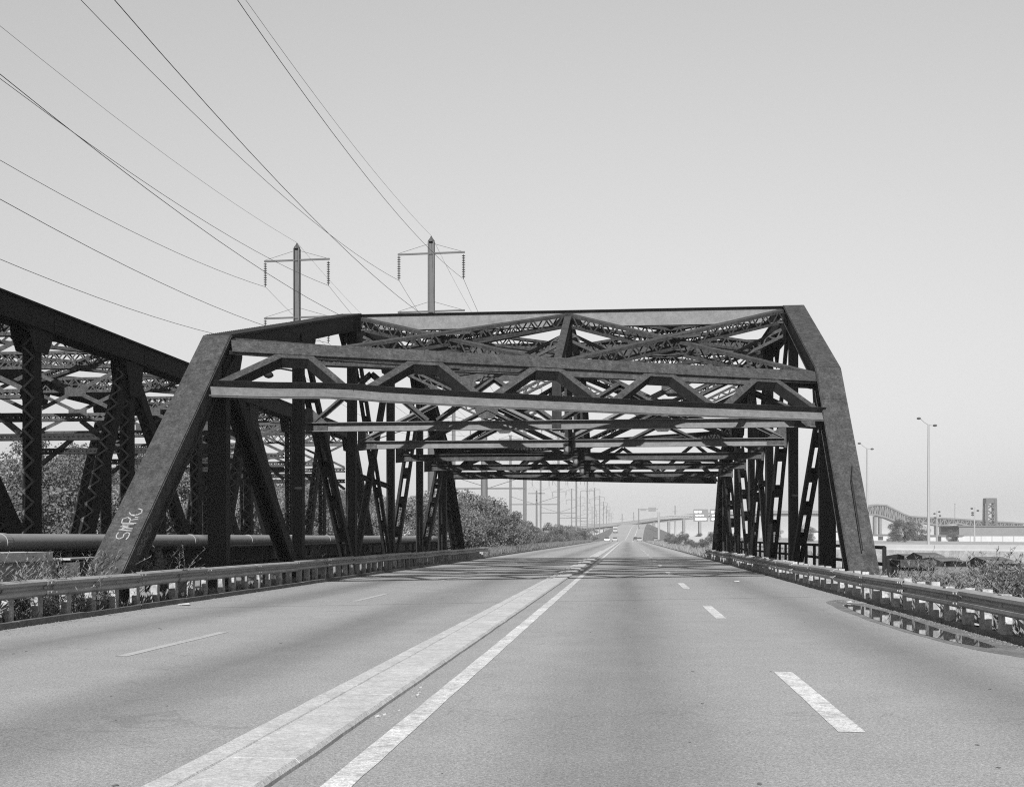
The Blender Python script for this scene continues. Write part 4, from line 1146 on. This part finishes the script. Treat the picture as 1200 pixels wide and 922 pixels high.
for k in range(20):
    weed((k + 1) % 4, '%s pale weed clump from the right beyond the right guard rail' % ordinal(k), 6.5 + rd.uniform(-.3, 1.6), 15.5 + k*.75, -.02, rd.uniform(.85, 1.3), 'weeds beyond the right guard rail')
for k, (x, y, s) in enumerate(((8.0, 21.5, .5), (7.9, 24, .42), (7.6, 18.6, .48), (8.4, 26.5, .4), (7.5, 27.6, .3), (7.4, 25.8, .3), (8.8, 29.2, .36))):
    plant('s', (3, 1, 3, 1, 3, 1, 3)[k], 'roadside_shrub', '%s pale leafy bush from the right beyond the right guard rail' % ordinal(k), (x, y, -.2), s, rd.uniform(0, 6), 'bushes beyond the right guard rail', 1, 'shrub')
# grass along the edges
def grass(name, lab, boxes, n, h, m, seed):
    g = np.random.default_rng(seed); Cs = []
    tot = sum((b[1]-b[0])*(b[3]-b[2]) for b in boxes)
    for x0, x1, y0, y1, z in boxes:
        k = int(n*(x1-x0)*(y1-y0)/tot); Cs.append(np.stack([g.uniform(x0, x1, k), g.uniform(y0, y1, k), np.full(k, z)], 1))
    C = np.concatenate(Cs); k = len(C)
    ht = h*g.uniform(.35, 1.1, k); lean = g.normal(size=(k, 2))*.35
    U = np.stack([lean[:,0]*ht, lean[:,1]*ht, ht], 1)*.5
    a = g.uniform(0, 6.28, k); W = np.stack([np.cos(a), np.sin(a), np.zeros(k)], 1)*(.012 + .03*h)
    C = C + U
    o = obj(name, quads_mesh(name, C, U, W, m)); o['kind'] = 'stuff'; o['label'] = lab; o['category'] = 'grass'
grass('grass', 'dry grass and weeds under the left guard rail', [(-11.6, -10.3, 10, 24, .02), (-10.75, -10.3, 24, 60, .02)], 9000, .22, 'grass', 1)
grass('grass', 'tall grass along the left road edge beyond the bridge', [(-13.5, -10.3, 83.5, 170, .0), (-13, -10.3, 170, 330, 0)], 26000, .7, 'grass', 2)
grass('grass', 'dry grass under and beyond the right guard rail', [(5.7, 9.4, 12, 30, .02)], 15000, .4, 'weed', 3)
grass('grass', 'rough grass right of the far road', [(5.5, 14, 84, 330, -.02)], 22000, .6, 'weed', 4)
# gravel and litter along the edges
def gravel(name, lab, boxes, n, s, seed):
    rd2 = random.Random(seed); b = MB()
    for i in range(n):
        x0, x1, y0, y1 = rd2.choice(boxes); t = rd2.random()
        x = x0 + (x1 - x0)*t**1.8; y = y0 + (y1 - y0)*rd2.random()**1.4; q = s*rd2.uniform(.3, 1.2)
        b.add([(x + q*rd2.uniform(.6,1)*math.cos(a), y + q*rd2.uniform(.6,1)*math.sin(a), -.002) for a in (0.3, 1.8, 3.4, 4.9)] + [(x, y, q*.7)], [(0,1,4),(1,2,4),(2,3,4),(3,0,4)])
    o = b.build(name, 'stone'); o['kind'] = 'stuff'; o['label'] = lab; o['category'] = 'gravel'
gravel('gravel', 'grit and gravel swept along the left road edge', [(-9.98, -9.2, 12, 50)], 2600, .022, 5)
gravel('gravel', 'grit and gravel swept along the right road edge', [(5.38, 4.6, 26.5, 50), (5.38, 4.9, 26.5, 34), (5.39, 5.17, 14, 27)], 2300, .022, 6)
gravel('gravel', 'stones and debris under the right guard rail', [(5.55, 6.4, 12, 45)], 1500, .06, 7)
gravel('gravel', 'stones and debris under the left guard rail', [(-10.2, -11.2, 12, 45)], 1500, .07, 8)
# pale sheets of litter
lab = ['flat scrap of pale cardboard lying on the left road edge', 'bent pale board under the left guard rail', 'small scrap of paper on the right lane', 'pale torn board lying under the right guard rail', 'flattened pale litter beside the puddle']
for k, (x, y, w, L, rz) in enumerate(((-9.7, 24.3, .12, .16, .4), (-10.6, 20.2, .1, .4, 1.2), (3.6, 38.5, .09, .12, .2), (5.75, 19.5, .12, .35, -.5), (5.0, 26.6, .06, .1, .3))):
    b = MB(); b.add([(-w,-L,.01),(w,-L*.9,.02),(w*.9,0,.05),(w,L,.015),(-w*.8,L*.95,.02),(-w,0,.03)], [(0,1,2,5),(5,2,3,4)])
    o = b.build('litter', 'concrete'); o.location = (x, y, .004 if abs(x) < 10 and x < 5.1 else .05); o.rotation_euler = (0, 0, rz); tag(o, lab[k], 'litter', 'litter along the road')

# ------------------------------------------------------------------ haze over the flats
hm = bpy.data.materials.new('haze_air'); hm.use_nodes = True
hn, hl = hm.node_tree.nodes, hm.node_tree.links
hn.clear(); ho = hn.new('ShaderNodeOutputMaterial'); hv = hn.new('ShaderNodeVolumePrincipled')
hv.inputs['Color'].default_value = (.9, .9, .9, 1); hv.inputs['Density'].default_value = .00019; hv.inputs['Anisotropy'].default_value = .1
hl.new(hv.outputs[0], ho.inputs['Volume'])
b = MB(); b.box(-5200, 5200, -400, 8200, -8, 36)
o = obj('haze', b.mesh('haze'), hm); o['kind'] = 'stuff'; o['label'] = 'thin pale summer haze over the flat land'; o['category'] = 'haze'
